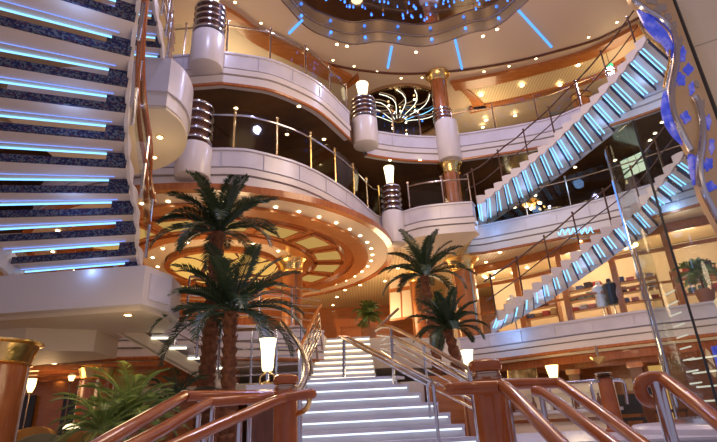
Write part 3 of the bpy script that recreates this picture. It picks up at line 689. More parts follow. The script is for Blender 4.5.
MB().tube(cr([D(398, 309, 11.9), D(376, 330, 10.6), At+V(0, 0, 0.0), Bt, D(474, 374, 6.4)], 4), 0.032, 10).build('handrail', 'bronze', t)
MB().tube([D(378, 335, 10.6), At-V(0, 0, 0.16), Bt-V(0, 0, 0.16)], 0.026, 8).build('handrail', 'chrome', t)
for k in range(1, 6):
    f = k/6.0; MB().tube([D(381, 338+f*20, 10.5), lerp(At, A, f*1.0), lerp(Bt, B, f*0.9)], 0.015, 6).build('bar', 'chrome', t)
t = thing('stair_railing', 'left hand railing of wood and chrome bars beside the upper central flight', 'railing', tuple(D(309, 376, 8.9)))
P0, P1 = D(306, 372, 9.0), D(322, 337, 11.6); Q0, Q1 = D(301, 345, 9.0), D(318.5, 309, 11.6)
for s in (0, 0.33, 0.66, 1): MB().tube([lerp(P0, P1, s)-V(0, 0, 0.3), lerp(Q0, Q1, s)], 0.022, 8).build('post', 'bronze', t)
MB().tube([Q0-(Q1-Q0)*0.1, Q0, Q1, Q1+(Q1-Q0)*0.15], 0.04, 10).build('handrail', 'railwood', t)
for k in range(1, 6): MB().tube([lerp(Q0, P0, k/6), lerp(Q1, P1, k/6)], 0.014, 6).build('bar', 'chrome', t)
t = thing('curved_rail', 'bent chrome tube curving down behind the left newel post', 'railing', tuple(D(300, 389, 5.0)))
MB().tube(cr([D(281, 322, 7.6), D(290, 333, 7.0), D(300, 347, 6.4), D(305, 360, 5.9), D(306, 373, 5.5), D(301, 388, 5.1), D(292, 398, 4.8)], 5), 0.035, 10).build('tube', 'chrome', t)
MB().tube([D(300, 347, 6.4)-V(0, 0, 1.2), D(300, 347, 6.4)], 0.025, 8).build('post', 'chrome', t)

# ------------------------------------------------------------------ newel posts and foreground handrails
def newel(label, px, ytop, d, r):
    p = D(px, ytop, d); t = thing('newel_post', label, 'newel post', (p.x, d, 0.0)); z = p.z
    MB().lathe([(r*1.05, 0), (r*1.05, 0.08), (r, 0.1), (r, z-0.14), (r*0.93, z-0.135)], (p.x, d, 0), 32).build('shaft', 'railwood', t)
    MB().lathe([(r*0.9, z-0.14), (r*0.95, z-0.125), (r*0.95, z-0.1), (r*0.88, z-0.095), (r*0.88, z-0.085)], (p.x, d, 0), 32).build('ring', 'bronze', t)
    MB().lathe([(r*0.7, z-0.09), (r*1.0, z-0.075), (r*1.1, z-0.045), (r*1.05, z-0.015), (r*0.8, z), (0.01, z+0.004)], (p.x, d, 0), 32).build('cap', 'railwood', t)
    return V(p.x, d, z), t
NL, _ = newel('round mahogany newel post left of the central stair', 286, 375, 4.6, 0.105)
NR, _ = newel('round mahogany newel post with ringed cap right of the central stair', 484, 360, 3.7, 0.108)
def rail(label, pts, r=0.042, m='railwood', posts=(), k=4, name='handrail'):
    p = [D(*q) for q in pts]; t = thing(name, label, 'handrail', tuple(p[0]))
    MB().tube(cr(p, k) if k > 1 else p, r, 12).build('rail', m, t)
    MB().sphere(p[0], r*0.98, 8).build('end_cap', m, t); MB().sphere(p[-1], r*0.98, 8).build('end_cap', m, t)
    for (x, y, d, zb) in posts:
        q = D(x, y, d); MB().tube([V(q.x, q.y, zb), q], 0.02, 10).build('post', 'chrome', t)
    return t
rail('mahogany handrail highest of the three at lower left, running behind the newel', [(90, 450, 3.2), (140, 421.5, 3.7), (182, 397.5, 4.4), (187, 396, 4.5), (230, 395.5, 4.75), (272, 395, 4.9)], 0.045, 'railwood', [(200, 397, 4.6, 0.0), (250, 397, 4.8, 0.0)], 2)
rail('chrome toned handrail between the two mahogany ones at lower left', [(120, 452, 3.1), (165, 428, 3.6), (206, 404, 4.2), (212, 402, 4.3), (255, 399, 4.6), (276, 397, 4.65)], 0.042, 'railwood', [(213, 403, 4.3, 0.0)], 2)
rail('lowest mahogany handrail at lower left reaching past the newel post', [(165, 450, 3.3), (210, 429, 3.7), (250, 412, 4.1), (280, 399, 4.42), (292, 396, 4.44), (312, 394, 4.45)], 0.042, 'railwood', [(240, 417, 4.0, 0.0), (205, 432, 3.65, 0.0)], 2)
t = thing('gold_bracket', 'small curved golden bracket on the left newel post', 'bracket', tuple(D(302, 405, 4.55)))
MB().tube(cr([D(297, 414, 4.58), D(305, 410, 4.5), D(309, 403, 4.45), D(309, 395, 4.45)], 4), 0.022, 8).build('arm', 'gold', t)
rail('mahogany handrail running left of the right newel and then down towards the camera', [(450, 389, 3.35), (470, 388, 3.45), (497, 387, 3.45), (506, 388, 3.4), (530, 412, 3.05), (575, 460, 2.6)], 0.042, 'railwood', (), 2)
rail('middle mahogany handrail of the three descending at lower right', [(536, 391, 4.0), (545, 394, 3.9), (575, 416, 3.4), (620, 450, 2.9)], 0.04, 'railwood', [(541, 394, 3.95, 0.2)], 2)
rail('longest mahogany handrail at lower right, from the newel across and down', [(492, 384, 3.9), (520, 384, 4.1), (554, 383, 4.2), (562, 385, 4.15), (600, 412, 3.7), (650, 450, 3.1)], 0.042, 'railwood', [(506, 387, 4.0, 0.0)], 2)
rail('mahogany handrail with curled end on a chrome post in front of the glass lift', [(652, 402, 3.55), (645, 399, 3.5), (641, 392, 3.48), (641, 384, 3.46), (647, 379, 3.44), (660, 378, 3.4), (668, 382, 3.34), (695, 403, 3.05), (740, 440, 2.7)], 0.042, 'railwood', (), 4)
q0 = D(656, 380, 3.42); tt = thing('rail_post', 'shiny chrome post carrying the curled handrail at lower right', 'post', (q0.x, q0.y, 0))
MB().tube([V(q0.x, q0.y, 0), q0], 0.04, 14).build('tube', 'chrome', tt); MB().lathe([(0.075, 0), (0.075, 0.02), (0.045, 0.04)], (q0.x, q0.y, 0), 20).build('flange', 'chrome', tt)
struct(MB().prism([(0.9, 2.2), (3.3, 2.2), (3.3, 4.85), (1.5, 5.6), (2.31, 5.6), (2.31, 2.3)], FL, -0.005).build('floor_right_foot', 'stepw', smooth=0))

# ------------------------------------------------------------------ palms
def frond(parent, base, az, el, length, droop, m, seed, leaf=0.26, nl=24, w=0.018, twist=0.0):
    random.seed(seed); d = V(math.cos(az), math.sin(az), 0); pts = []; p = Vector(base); e = el; st = length/12
    for i in range(13):
        pts.append(p.copy()); dirv = d*math.cos(e)+V(0, 0, math.sin(e)); p = p+dirv*st; e -= droop/12*(0.5+i/9)
    mb = MB(); mb.tube(pts, [0.016*(1-i/14)+0.002 for i in range(13)], 5)
    side = V(-d.y, d.x, 0)
    for i in range(nl):
        s = 0.10+0.90*i/nl; f = s*12; k = min(int(f), 11); q = lerp(pts[k], pts[k+1], f-k); tn = (pts[k+1]-pts[k]).normalized()
        nv = tn.cross(side).normalized(); nv = nv if nv.z > 0 else -nv
        ll = leaf*math.sin(PI*(0.16+0.80*s))**0.7*random.uniform(0.85, 1.12)
        for sg in (-1, 1):
            dr = (side*sg*0.75+tn*0.75+nv*(0.32+random.uniform(-.1, .1))).normalized()
            tip = q+dr*ll-V(0, 0, ll*0.22); mid = q+dr*ll*0.5; ww = tn*w
            mb.add([q-ww*0.5, q+ww*0.5, mid+ww*0.9, tip, mid-ww*0.9], [(0, 1, 2, 3, 4)])
    return mb.build('frond', m, parent, smooth=0)
def palm(label, crown, zbase, r, nfr, length, group=None, seed=1, lean=0.0, leaf=0.26, potr=None, e0=86, e1=88):
    random.seed(seed); t = thing('date_palm', label, 'palm tree', (crown[0]-lean, crown[1], zbase), group)
    c = Vector(crown); b = V(c.x-lean, c.y, zbase); mb = MB(); n = int((c.z-zbase)/0.05); pts = []; rs = []
    for i in range(n+1):
        s = i/n; pts.append(lerp(b, c, s)+V(0.03*math.sin(s*4), 0, 0)); rs.append(r*(1.12-0.25*s)*(1+0.13*((i % 3)-1)))
    mb.tube(pts, rs, 14)
    for i in range(1, n, 2):     # old leaf bases
        for k in range(6):
            a = 2*PI*(k+(i % 4)/4)/6; p = pts[i]+V(math.cos(a), math.sin(a), 0)*r*0.95
            mb.add([p+V(-math.sin(a), math.cos(a), 0)*r*0.35, p-V(-math.sin(a), math.cos(a), 0)*r*0.35, p+V(math.cos(a), math.sin(a), 0)*r*0.35+V(0, 0, 0.075)], [(0, 1, 2)])
    mb.build('trunk', 'trunk', t)
    for i in range(nfr):
        az = i*2.39996+seed; s = (i+0.5)/nfr; el = math.radians(e0-e1*s)
        frond(t, c+V(math.cos(az)*r*0.5, math.sin(az)*r*0.5, 0.02), az, el, length*random.uniform(0.85, 1.1), 0.75+0.75*s, 'leaf', seed*100+i, leaf, 30, 0.021)
    MB().lathe([(r*1.9, 0), (r*2.0, 0.12), (r*2.1, 0.15), (r*1.9, 0.15), (r*1.8, 0.1)], (b.x, b.y, zbase), 24).build('planter', 'pot', t)
    return t
palm('tallest date palm at left, crown in front of the round balcony', D(219, 232, 8.2), FL, 0.125, 26, 1.22, None, 1, 0.15, 0.28)
palm('shorter date palm at left whose crown hangs below the tallest one', D(232, 312, 7.6), FL, 0.11, 26, 1.28, None, 2, 0.05, 0.27, None, 74, 84)
palm('tall date palm right of the central stair, below the marble bay', D(425, 276, 11.2), 1.2, 0.10, 24, 1.15, None, 3, -0.05, 0.24)
palm('small date palm right of the central stair, lowest of the right pair', D(449, 330, 10.0), 1.2, 0.10, 22, 0.86, None, 4, -0.05, 0.21)
def bush(label, c, zb, n, length, m, seed, leaf, cat='plant', name='potted_plant', el0=85, spread=70, droop=1.2, nl=18, w=0.012, stem=None):
    random.seed(seed); t = thing(name, label, cat, (c[0], c[1], zb)); base = V(c[0], c[1], c[2])
    MB().lathe([(0.14, 0), (0.2, 0.3), (0.22, 0.32), (0.18, 0.32), (0.17, 0.26), (0.01, 0.26)], (c[0], c[1], zb), 20).build('pot', 'pot', t)
    MB().tube([V(c[0], c[1], zb+0.2), base+V(0.02, 0, 0.1)], 0.025, 6).build('stem', 'trunk', t)
    for i in range(n):
        az = i*2.39996; s = (i+0.5)/n; b = lerp(V(c[0], c[1], zb+0.35), base, random.uniform(0.35, 1.0) if stem else 1.0)
        frond(t, b, az, math.radians(el0-spread*s), length*random.uniform(0.8, 1.15), droop, m, seed*50+i, leaf, nl, w)
    return t
q = D(128, 425, 6.6); bush('bright feathery palm fern behind the handrails at lower left', (q.x, q.y, q.z), FL, 44, 0.86, 'leafg', 11, 0.2, 'fern', 'potted_fern', 88, 80, 1.3, 34, 0.0045)
q = D(103, 432, 6.2); bush('smaller feathery fern at the left of the bright palm fern', (q.x, q.y, q.z), FL, 24, 0.75, 'leafg', 12, 0.17, 'fern', 'potted_fern', 80, 75, 1.4, 30, 0.0045)
q = D(176, 405, 7.4); bush('dark feathery fern below the small cream stair', (q.x, q.y, q.z), FL, 16, 0.7, 'leaf', 13, 0.18, 'fern', 'potted_fern', 85, 75, 1.4, 22, 0.008)
q = D(368, 308, 14.0); bush('leafy green plant in a pot at the head of the central stair', (q.x, q.y, q.z), F2, 30, 0.42, 'leafg', 14, 0.2, 'plant', 'potted_plant', 88, 110, 1.2, 7, 0.045, True)
q = D(437, 300, 12.6); bush('light green potted plant behind the right palms', (q.x, q.y, q.z), F2, 14, 0.4, 'leafg', 15, 0.2, 'plant', 'potted_plant', 88, 110, 1.2, 7, 0.04, True)
q = D(697, 268, 11.2); bush('leafy green plant on the shopping deck seen through the glass lift', (q.x, q.y, q.z), F2, 20, 0.5, 'leafg', 16, 0.22, 'plant', 'potted_plant', 88, 110, 1.2, 8, 0.04, True)

# ------------------------------------------------------------------ lamps and pedestals
def cuplamp(label, px, ytop, ybot, d, rtop, zb):
    a, b = D(px, ytop, d), D(px, ybot, d); h = a.z-b.z; t = thing('table_lamp', label, 'lamp', (b.x, d, zb))
    MB().lathe([(rtop*0.55, 0), (rtop*0.66, h*0.1), (rtop*0.78, h*0.6), (rtop*0.95, h*0.93), (rtop*1.05, h), (rtop*0.98, h), (rtop*0.6, h*0.3)], (b.x, d, b.z), 24).build('frosted_shade', 'lamp', t)
    MB().tube([V(b.x, d, zb), V(b.x, d, b.z)], 0.02, 8).build('stem', 'chrome', t)
    MB().lathe([(rtop*0.9, 0), (rtop*0.9, 0.015), (rtop*0.3, 0.04), (0.02, 0.05)], (b.x, d, zb), 20).build('base', 'gold', t)
    for s in (-1, 1): MB().tube(cr([V(b.x, d, b.z-0.01), V(b.x+s*rtop*0.8, d, b.z-0.06), V(b.x+s*rtop*0.9, d, zb+0.02)], 4), 0.01, 6).build('bracket', 'gold', t)
    return V(b.x, d, zb)
pz = D(267, 385, 6.3); 
t = thing('pedestal', 'square pedestal with grey marble top beside the left newel post', 'pedestal', (pz.x-0.05, 6.4, FL))
zt = D(262, 385, 6.3).z
MB().box((pz.x-0.05, 6.4, (FL+zt-0.1)/2), (0.28, 0.3, zt-0.1-FL)).build('body', 'darkwood', t)
MB().box((pz.x-0.05, 6.4, zt-0.05), (0.36, 0.38, 0.1)).build('marble_top', 'marble', t)
cuplamp('glowing frosted glass lamp on the pedestal in front of the palm trunks', 267.5, 339, 371, 6.35, 0.105, zt)
p2 = D(469, 377, 8.4)
t = thing('pedestal', 'slender wooden pedestal half hidden behind the right newel post', 'pedestal', (p2.x, 8.4, FL))
MB().box((p2.x, 8.4, (FL+p2.z-0.05)/2), (0.2, 0.2, p2.z-0.05-FL)).build('body', 'wood', t); MB().box((p2.x, 8.4, p2.z-0.025), (0.28, 0.28, 0.05)).build('top', 'marble', t)
cuplamp('glowing frosted glass lamp just above the right newel post', 469.5, 350, 372, 8.4, 0.10, p2.z)

# ------------------------------------------------------------------ decorative screen at upper right
d0 = 4.8
t1 = [(628, -8), (632, 0), (640, 8), (649, 14), (659, 20), (668, 28), (673, 36), (675.5, 48), (675.5, 62), (673, 76), (670.5, 90), (670.5, 103), (673, 117), (679, 131), (686, 145), (690, 152)]
t2 = [(692, 99), (696, 106), (699, 120), (700, 134), (699, 148), (697, 162), (697.5, 178), (701, 193), (707, 206), (714, 219), (724, 236)]
t = thing('decorative_screen', 'wavy bronze gold screen with cut out shapes and chrome edge lit blue at upper right', 'screen', tuple(D(690, 152, d0)))
P1 = cr([D(*p, d0) for p in t1], 3); P2 = cr([D(*p, d0) for p in t2], 3)
poly = P1[:]+[D(697, 156, d0)]+[p for p in P2 if p.z < D(698, 158, d0).z]+[D(735, 170, d0), D(668, -12, d0)]
MB().slabpoly(poly, (0, 0.08, 0)).build('panel', 'screenp', t, smooth=0)
MB().tube([p-V(0, 0.03, 0) for p in P1], 0.035, 10).build('edge_tube', 'chrome', t)
MB().tube([p-V(0, 0.05, 0) for p in P2], 0.035, 10).build('edge_tube', 'chrome', t)
MB().tube(cr([D(*p, d0+0.05) for p in [(634, 0), (643, 14), (652, 26), (661, 36), (668, 46), (671, 58)]], 4), [0.02+0.055*math.sin(PI*i/20) for i in range(21)], 10).build('lit_glass', 'blueglass', t)
MB().tube(cr([D(*p, d0+0.05) for p in [(665, 92), (665.5, 108), (670, 122), (677, 135), (685, 146)]], 4), [0.02+0.04*math.sin(PI*i/16) for i in range(17)], 10).build('lit_glass', 'blueglass', t)
MB().tube(cr([D(*p, d0+0.05) for p in [(693, 120), (695, 136), (692, 150), (692, 168), (694, 185)]], 4), [0.012+0.03*math.sin(PI*i/16) for i in range(17)], 10).build('lit_glass', 'blueglass', t)
MB().tube(cr([D(*p, d0+0.02) for p in [(638, 22), (644, 32), (652, 40), (660, 45), (665, 52)]], 4), 0.015, 8).build('edge_tube', 'gold', t)
MB().tube(cr([D(*p, d0+0.02) for p in [(670, 50), (669, 64), (666, 76), (664, 88)]], 4), 0.014, 8).build('edge_tube', 'gold', t)
random.seed(21)
for i, (x, y, rx, ry, m) in enumerate([(652, 1, 6, 3, 'grey'), (661, 8, 6, 4.5, 'grey'), (668, 17, 4, 4, 'grey'), (674.5, 25, 3, 4, 'grey'), (681, 41, 2.2, 4.5, 'grey'), (683, 54, 3.5, 7, 'blueglass'), (688.5, 69, 4, 6, 'blueglass'), (681, 79, 4.5, 6.5, 'blueglass'), (692, 88, 3, 6, 'blueglass'), (686, 117, 4.5, 6, 'blueglass'), (708.5, 122, 2.5, 8, 'blueglass'), (712, 146, 3, 7, 'blueglass'), (708.5, 164, 4.5, 6.5, 'blueglass'), (711, 186, 5.5, 5, 'blueglass'), (697, 84, 2, 4, 'grey'), (703, 104, 2, 5, 'grey')]):
    pts = []
    n = random.choice((4, 5, 5))
    ph = random.uniform(0, 6)
    for k in range(16):
        a = 2*PI*k/16; rr = 1+0.22*math.cos(n*a+ph)+0.12*math.cos(2*a+ph*2); pts.append(D(x+rx*rr*math.cos(a), y+ry*rr*math.sin(a), d0-0.012))
    MB().slabpoly(pts, (0, 0.02, 0)).build('cut_out', m, t, smooth=0)
ta, tb = D(671, -4, d0+0.1), D(718, 121, d0+0.1)
struct(MB().tube([ta, lerp(ta, tb, 1.2)], 0.035, 8).build('trim_screen_upright', 'black'))
wl = [D(672, -10, d0+0.15), lerp(D(672, -10, d0+0.15), D(718, 119, d0+0.15), 1.25)]
struct(MB().slabpoly([wl[0], wl[1], wl[1]+V(1.6, -0.9, 0), wl[0]+V(1.6, -0.9, 0)], (0.03, 0.05, 0)).build('wall_right_panel', 'panel', smooth=0))
jb = MB()
for s in (0.38, 0.85): 
    p = lerp(wl[0], wl[1], s); jb.tube([p, p+V(1.6, -0.9, 0.0)], 0.006, 4)
struct(jb.build('trim_panel_joint', 'groove'))

# ------------------------------------------------------------------ glass lift
ec = (4.75, 6.25); er = 1.08; ez0, ez1 = 0.32, 4.1
t = thing('glass_lift', 'round glass lift shaft with dark mullion and blue lit edge at right', 'lift', (ec[0], ec[1], FL))
def ep(deg, r=er): return V(ec[0]+r*math.cos(math.radians(deg)), ec[1]+r*math.sin(math.radians(deg)), 0)
for a0, a1 in ((110, 162), (164, 203), (205, 250), (252, 300)):
    mb = MB(); mb.annulus(ec, er-0.012, er, ez0, ez1, 12, math.radians(a0), math.radians(a1)); mb.build('glass_panel', 'glass', t)
for a, m, r in ((204, 'black', 0.015), (163, 'chrome', 0.008), (251, 'chrome', 0.01)):
    MB().tube([ep(a)+V(0, 0, ez0), ep(a)+V(0, 0, ez1)], r, 8).build('mullion', m, t)
MB().tube([ep(160)+V(0, 0, 2.55), ep(160)+V(0, 0, 3.6)], 0.013, 6).build('edge_light', 'led2', t)
MB().tube([ep(170)+V(0, 0, 0.5), ep(170)+V(0, 0, 2.5)], 0.016, 6).build('edge_rail', 'chrome', t)
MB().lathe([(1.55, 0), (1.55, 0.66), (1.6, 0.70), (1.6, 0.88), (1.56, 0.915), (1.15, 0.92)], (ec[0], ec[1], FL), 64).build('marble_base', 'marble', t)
MB().annulus(ec, 1.08, 1.2, 0.32, 0.37, 64).build('base_ring', 'chrome', t)
for k in range(9):  # glowing bars stand in for LED lines reflected in the glass
    z = 0.75+k*0.135; MB().tube([ep(174, 0.9)+V(0, 0, z), ep(190, 0.93)+V(0, 0, z)], 0.009, 6).build('reflection_bar', 'ledrefl', t)
for k in range(4):
    z = 0.55+k*0.16; MB().tube([ep(168, 0.8)+V(0, 0, z), ep(235, 0.86)+V(0, 0, z)], 0.010, 6).build('reflection_bar', 'ledrefl', t)
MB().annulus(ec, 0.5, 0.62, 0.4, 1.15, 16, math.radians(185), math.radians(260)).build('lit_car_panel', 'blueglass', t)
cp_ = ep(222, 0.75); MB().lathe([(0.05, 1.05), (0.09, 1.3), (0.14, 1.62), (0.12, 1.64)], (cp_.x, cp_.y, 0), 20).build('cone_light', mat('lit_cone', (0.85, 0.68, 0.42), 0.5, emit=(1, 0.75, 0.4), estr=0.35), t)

def lit(label, px, cat, d, name, nx, ny, m, frame='black', gap=0.06):
    c = [D(*p, d) for p in px]; t = thing(name, label, cat, tuple(c[2]))
    for i in range(nx):
        for j in range(ny):
            def q(u, v): return lerp(lerp(c[0], c[1], u), lerp(c[3], c[2], u), v)
            u0, u1, v0, v1 = i/nx+gap/nx, (i+1)/nx-gap/nx, j/ny+gap/ny, (j+1)/ny-gap/ny
            MB().slabpoly([q(u0, v0), q(u1, v0), q(u1, v1), q(u0, v1)], (0, 0.03, 0)).build('pane', m, t, smooth=0)
    MB().slabpoly([V(p.x, p.y+0.035, p.z) for p in c], (0, 0.05, 0)).build('frame', frame, t, smooth=0)
# ------------------------------------------------------------------ shops on the shopping deck
SH = inn(L2r, -2.3)
rs = resample([V(p.x, p.y, F2) for p in SH], 1.42)
t = thing('shopfront', 'glazed shopfront with cherry wood posts behind the lower right stair', 'shopfront', tuple(rs[3]))
for p in rs: MB().box((p.x, p.y, (F2+5.2)/2), (0.16, 0.14, 5.2-F2), rz=-0.62).build('post', 'orange', t)
for z, h in ((2.66, 0.14), (3.62, 0.06), (4.52, 0.10), (5.08, 0.26)):
    mb = MB()
    mb.wall(SH, z-h/2, z+h/2, -0.08); mb.build('rail', 'orange', t)
for a, b in zip(rs, rs[1:]):
    u = (b-a).normalized(); MB().slabpoly([a+u*0.08+V(0, 0, 0.1), b-u*0.08+V(0, 0, 0.1), b-u*0.08+V(0, 0, 2.4), a+u*0.08+V(0, 0, 2.4)], V(-u.y, u.x, 0)*0.012).build('glass_panel', 'shopglass', t)
struct(MB().wall(inn(L2r, -4.6), F2, 5.2, -0.15).build('wall_shop', 'cream'))
struct(MB().wall([(3.4, 21), (3.1, 17.6)], F2, 5.2, -0.15).build('wall_shop_left', 'cream'))
BK = resample([V(p.x, p.y, F2) for p in inn(L2r, -4.3)], 1.5); FRT = resample([V(p.x, p.y, F2) for p in inn(L2r, -3.0)], 0.35)
random.seed(9); sn = 0
names_ = ['display shelf with folded clothes in the left shop window', 'display shelf with folded clothes in the shop window behind the stair foot', 'display shelf with folded clothes in the shop window second from the glass lift', 'display shelf with folded clothes nearest the glass lift']
groups_ = []
for gi, k0 in enumerate((4, 8, 12, 16)):
    if k0+3 >= len(FRT): break
    a, b = FRT[k0], FRT[k0+3]; u = (b-a).normalized(); nrm = V(-u.y, u.x, 0)
    t = thing('display_shelf', names_[gi], 'shelf', tuple((a+b)/2))
    fr = MB()
    for p in (a, b): fr.box((p.x, p.y, F2+0.7), (0.04, 0.35, 1.4), axes=(u, nrm, V(0, 0, 1)))
    fr.build('side_panel', 'orange', t)
    for s in range(4): MB().box(((a.x+b.x)/2, (a.y+b.y)/2, F2+0.42+0.3*s), ((b-a).length, 0.34, 0.025), axes=(u, nrm, V(0, 0, 1))).build('shelf', 'orange', t)
    for s in range(1, 4):
        for j in range(4):
            c = lerp(a, b, 0.14+0.24*j)+V(0, 0, 0.435+0.3*s); h = random.uniform(0.08, 0.2)
            m = cloth(random.randrange(7)); mb = MB()
            for w in range(3): mb.box(c+V(0, 0, h*(w+0.5)/3+0.005), (0.2*random.uniform(.9, 1.05), 0.26, h/3*0.86), axes=(u, nrm, V(0, 0, 1)))
            tag(mb.build('clothing_stack', m, None, c), 'small stack of folded clothes on a display shelf inside the shops', 'clothes', 'folded clothes in the shop windows')
def hanging(label, px, py, d, col):
    p = D(px, py, d); t = thing('display_bust', label, 'mannequin', (p.x, p.y, F2))
    MB().lathe([(0.15, 0.62), (0.17, 0.75), (0.14, 0.9), (0.2, 1.12), (0.19, 1.2), (0.07, 1.27), (0.055, 1.36)], (p.x, p.y, F2), 16).build('torso', col, t)
    MB().tube([V(p.x, p.y, F2), V(p.x, p.y, F2+0.64)], 0.02, 8).build('stand', 'chrome', t)
    MB().lathe([(0.16, 0), (0.16, 0.02), (0.02, 0.03)], (p.x, p.y, F2), 16).build('base', 'chrome', t)
hanging('white display bust behind the foot of the lower right stair', 512, 300, 15.3, 'white_china')
hanging('dark display bust beside the shop shelf at right', 612, 296, 13.9, 'black')
hanging('pale display bust left of the dark one in the shop', 600, 294, 14.2, 'white_china')
random.seed(30)
for i in range(34):
    a = random.random(); L_ = inn(L2r, -random.uniform(2.7, 4.2)); p = L_[int(a*(len(L_)-5))]
    c = V(p.x, p.y, 5.19); 
    tag(MB().lathe([(0.055, 0.004), (0.05, -0.02), (0.001, -0.02)], c, 10).build('downlight', 'dl', None, c), 'small bright spotlight in the ceiling inside the shops', 'downlight', 'spotlights inside the shops')
# wood frames at the head of the stairs
t = thing('door_portal', 'cherry wood portal with pale doors at the head of the central stair', 'door', (-0.1, 19.6, F2))
for x in (-1.0, 0.9): MB().box((x, 19.6, F2+0.75), (0.16, 0.2, 1.5)).build('jamb', 'orange', t)
MB().box((-0.05, 19.6, F2+1.55), (2.2, 0.24, 0.3)).build('lintel', 'wood', t)
for x in (-0.5, 0.42): MB().box((x, 19.65, F2+0.7), (0.8, 0.06, 1.4)).build('door_leaf', 'orange', t)
for x in (-0.12, 0.02): MB().tube([V(x, 19.58, F2+0.45), V(x, 19.58, F2+0.95)], 0.025, 6).build('handle', 'gold', t)
for i, (px, w) in enumerate([(205, 'dark framed window panel behind the left palm trunks'), (250, 'dark framed window panel left of the wooden column')]):
    p = D(px, 315, 16.6); t = thing('wall_panel', w, 'panel', (p.x, 16.6, F2))
    MB().box((p.x, 16.6, F2+0.8), (1.5, 0.06, 1.6)).build('frame', 'wood', t)
    for k in range(5): MB().box((p.x, 16.55, F2+0.25+k*0.28), (1.4, 0.03, 0.04)).build('bar', 'gold', t)
t = thing('gallery_railing', 'chrome multi bar railing along the deck edge behind the left palm trunks', 'railing', (-3.0, 10.6, F2))
l2 = [V(p[0], p[1], F2) for p in offset(L2l[2:], -0.15)]
for p in resample(l2, 0.8): MB().tube([p, p+V(0, 0, 1.0)], 0.022, 8).build('post', 'chrome', t)
for h in (0.25, 0.42, 0.59, 0.76): MB().tube([p+V(0, 0, h) for p in l2], 0.012, 6).build('bar', 'chrome', t)
MB().tube([p+V(0, 0, 1.0) for p in l2], 0.03, 8).build('handrail', 'bronze', t)
t = thing('landing_railing', 'chrome bar railing on the half landing between the left palm trunks and the lamp', 'railing', (-1.9, 9.2, 1.245))
hl = [V(-2.5, 9.2, 1.245), V(-1.12, 9.2, 1.245)]
for p in resample(hl, 0.45): MB().tube([p, p+V(0, 0, 0.95)], 0.02, 8).build('post', 'chrome', t)
for h in (0.15, 0.3, 0.45, 0.6, 0.75): MB().tube([p+V(0, 0, h) for p in hl], 0.016, 6).build('bar', 'chrome', t)
MB().tube([p+V(0, 0, 0.95) for p in hl], 0.032, 8).build('handrail', 'bronze', t)
lit('wood framed glazed partition with pale panes behind the tall right palm', [(388, 262), (424, 256), (426, 316), (390, 321)], 'partition', 17.0, 'glazed_partition', 3, 2, 'cream', 'orange', 0.07)
# stair flank panels right of the central stair
struct(MB().prism([(1.05, 9.0), (1.6, 9.0), (3.6, 13.3), (2.4, 13.9), (0.95, 12.3)], FL, 1.2).build('wall_stair_flank', 'orange', smooth=0))

# ------------------------------------------------------------------ promenade and gallery details at right
lit('bright greenish lit window with dark glazing bars on the promenade deck', [(620, 161), (642, 151), (648, 169), (625, 179)], 'window', 13.8, 'lit_window', 3, 2, 'screen')
lit('small white lit sign panel under the upper right stair', [(620, 126), (634, 116), (635, 124), (622, 132)], 'window', 15, 'lit_panel', 2, 1, 'screen')
lit('colourful framed picture on the wall deep in the top right gallery', [(545, 103), (570, 96), (573, 110), (548, 117)], 'picture', 16.8, 'framed_picture', 1, 1, 'paper', 'gold', 0.04)
lit('gold framed flower picture on the wall left of the wall lamp, below the shops', [(507, 366), (537, 364), (538, 380), (508, 381)], 'picture', 14.0, 'framed_picture', 1, 1, mat('flower_canvas', (0.05, 0.04, 0.03), 0.5, vary=[(0.5, 0.32, 0.1), (0.95, 0.85, 0.55)], scale=5), 'gold', 0.05)
random.seed(12)
t = thing('chandelier', 'sparkling golden chandelier of many drops under the upper right stair', 'chandelier', tuple(D(526, 203, 15.8)))
hub = D(526, 203, 15.8)
for i in range(34):
    a = random.uniform(0, 6.28); r = random.uniform(0.05, 0.62); p = hub+V(math.cos(a)*r, math.sin(a)*r*0.6, random.uniform(-0.25, 0.32))
    MB().sphere(p, random.uniform(0.03, 0.06), 6).build('drop', 'goldgl' if i % 3 else 'dl', t)
MB().tube([hub, V(hub.x, hub.y, 8.02)], 0.015, 6).build('rod', 'gold', t)
MB().lathe([(0.05, 0), (0.4, 0.06), (0.45, 0.1), (0.02, 0.12)], hub-V(0, 0, 0.1), 20).build('dish', 'gold', t)
g = D(610, 66, 13.2); t = thing('emergency_lamp', 'small green glowing lamp in the top gallery right of the stair rail', 'lamp', tuple(g))
MB().sphere(g, 0.10, 10).build('bulb', emat('green_glow', (0.15, 1, 0.4), 1.1), t); MB().tube([g, V(g.x, g.y, CE)], 0.012, 6).build('rod', 'bronze', t)
# glowing blue squiggle standing in for a reflection behind the lower right stair
pts = [D(558+i*1.7, 232+3.2*math.sin(i*1.9)-(0.08*i), 13.3) for i in range(22)]
t = thing('reflection_squiggle', 'squiggly blue neon light strip above the middle of the lower right stair', 'neon light', tuple(pts[0]))
MB().tube(cr(pts, 3), 0.016, 5).build('tube', 'led', t)
MB().tube([p+V(0, 0.06, -0.12) for p in pts[::7]], 0.012, 6).build('bracket', 'chrome', t)
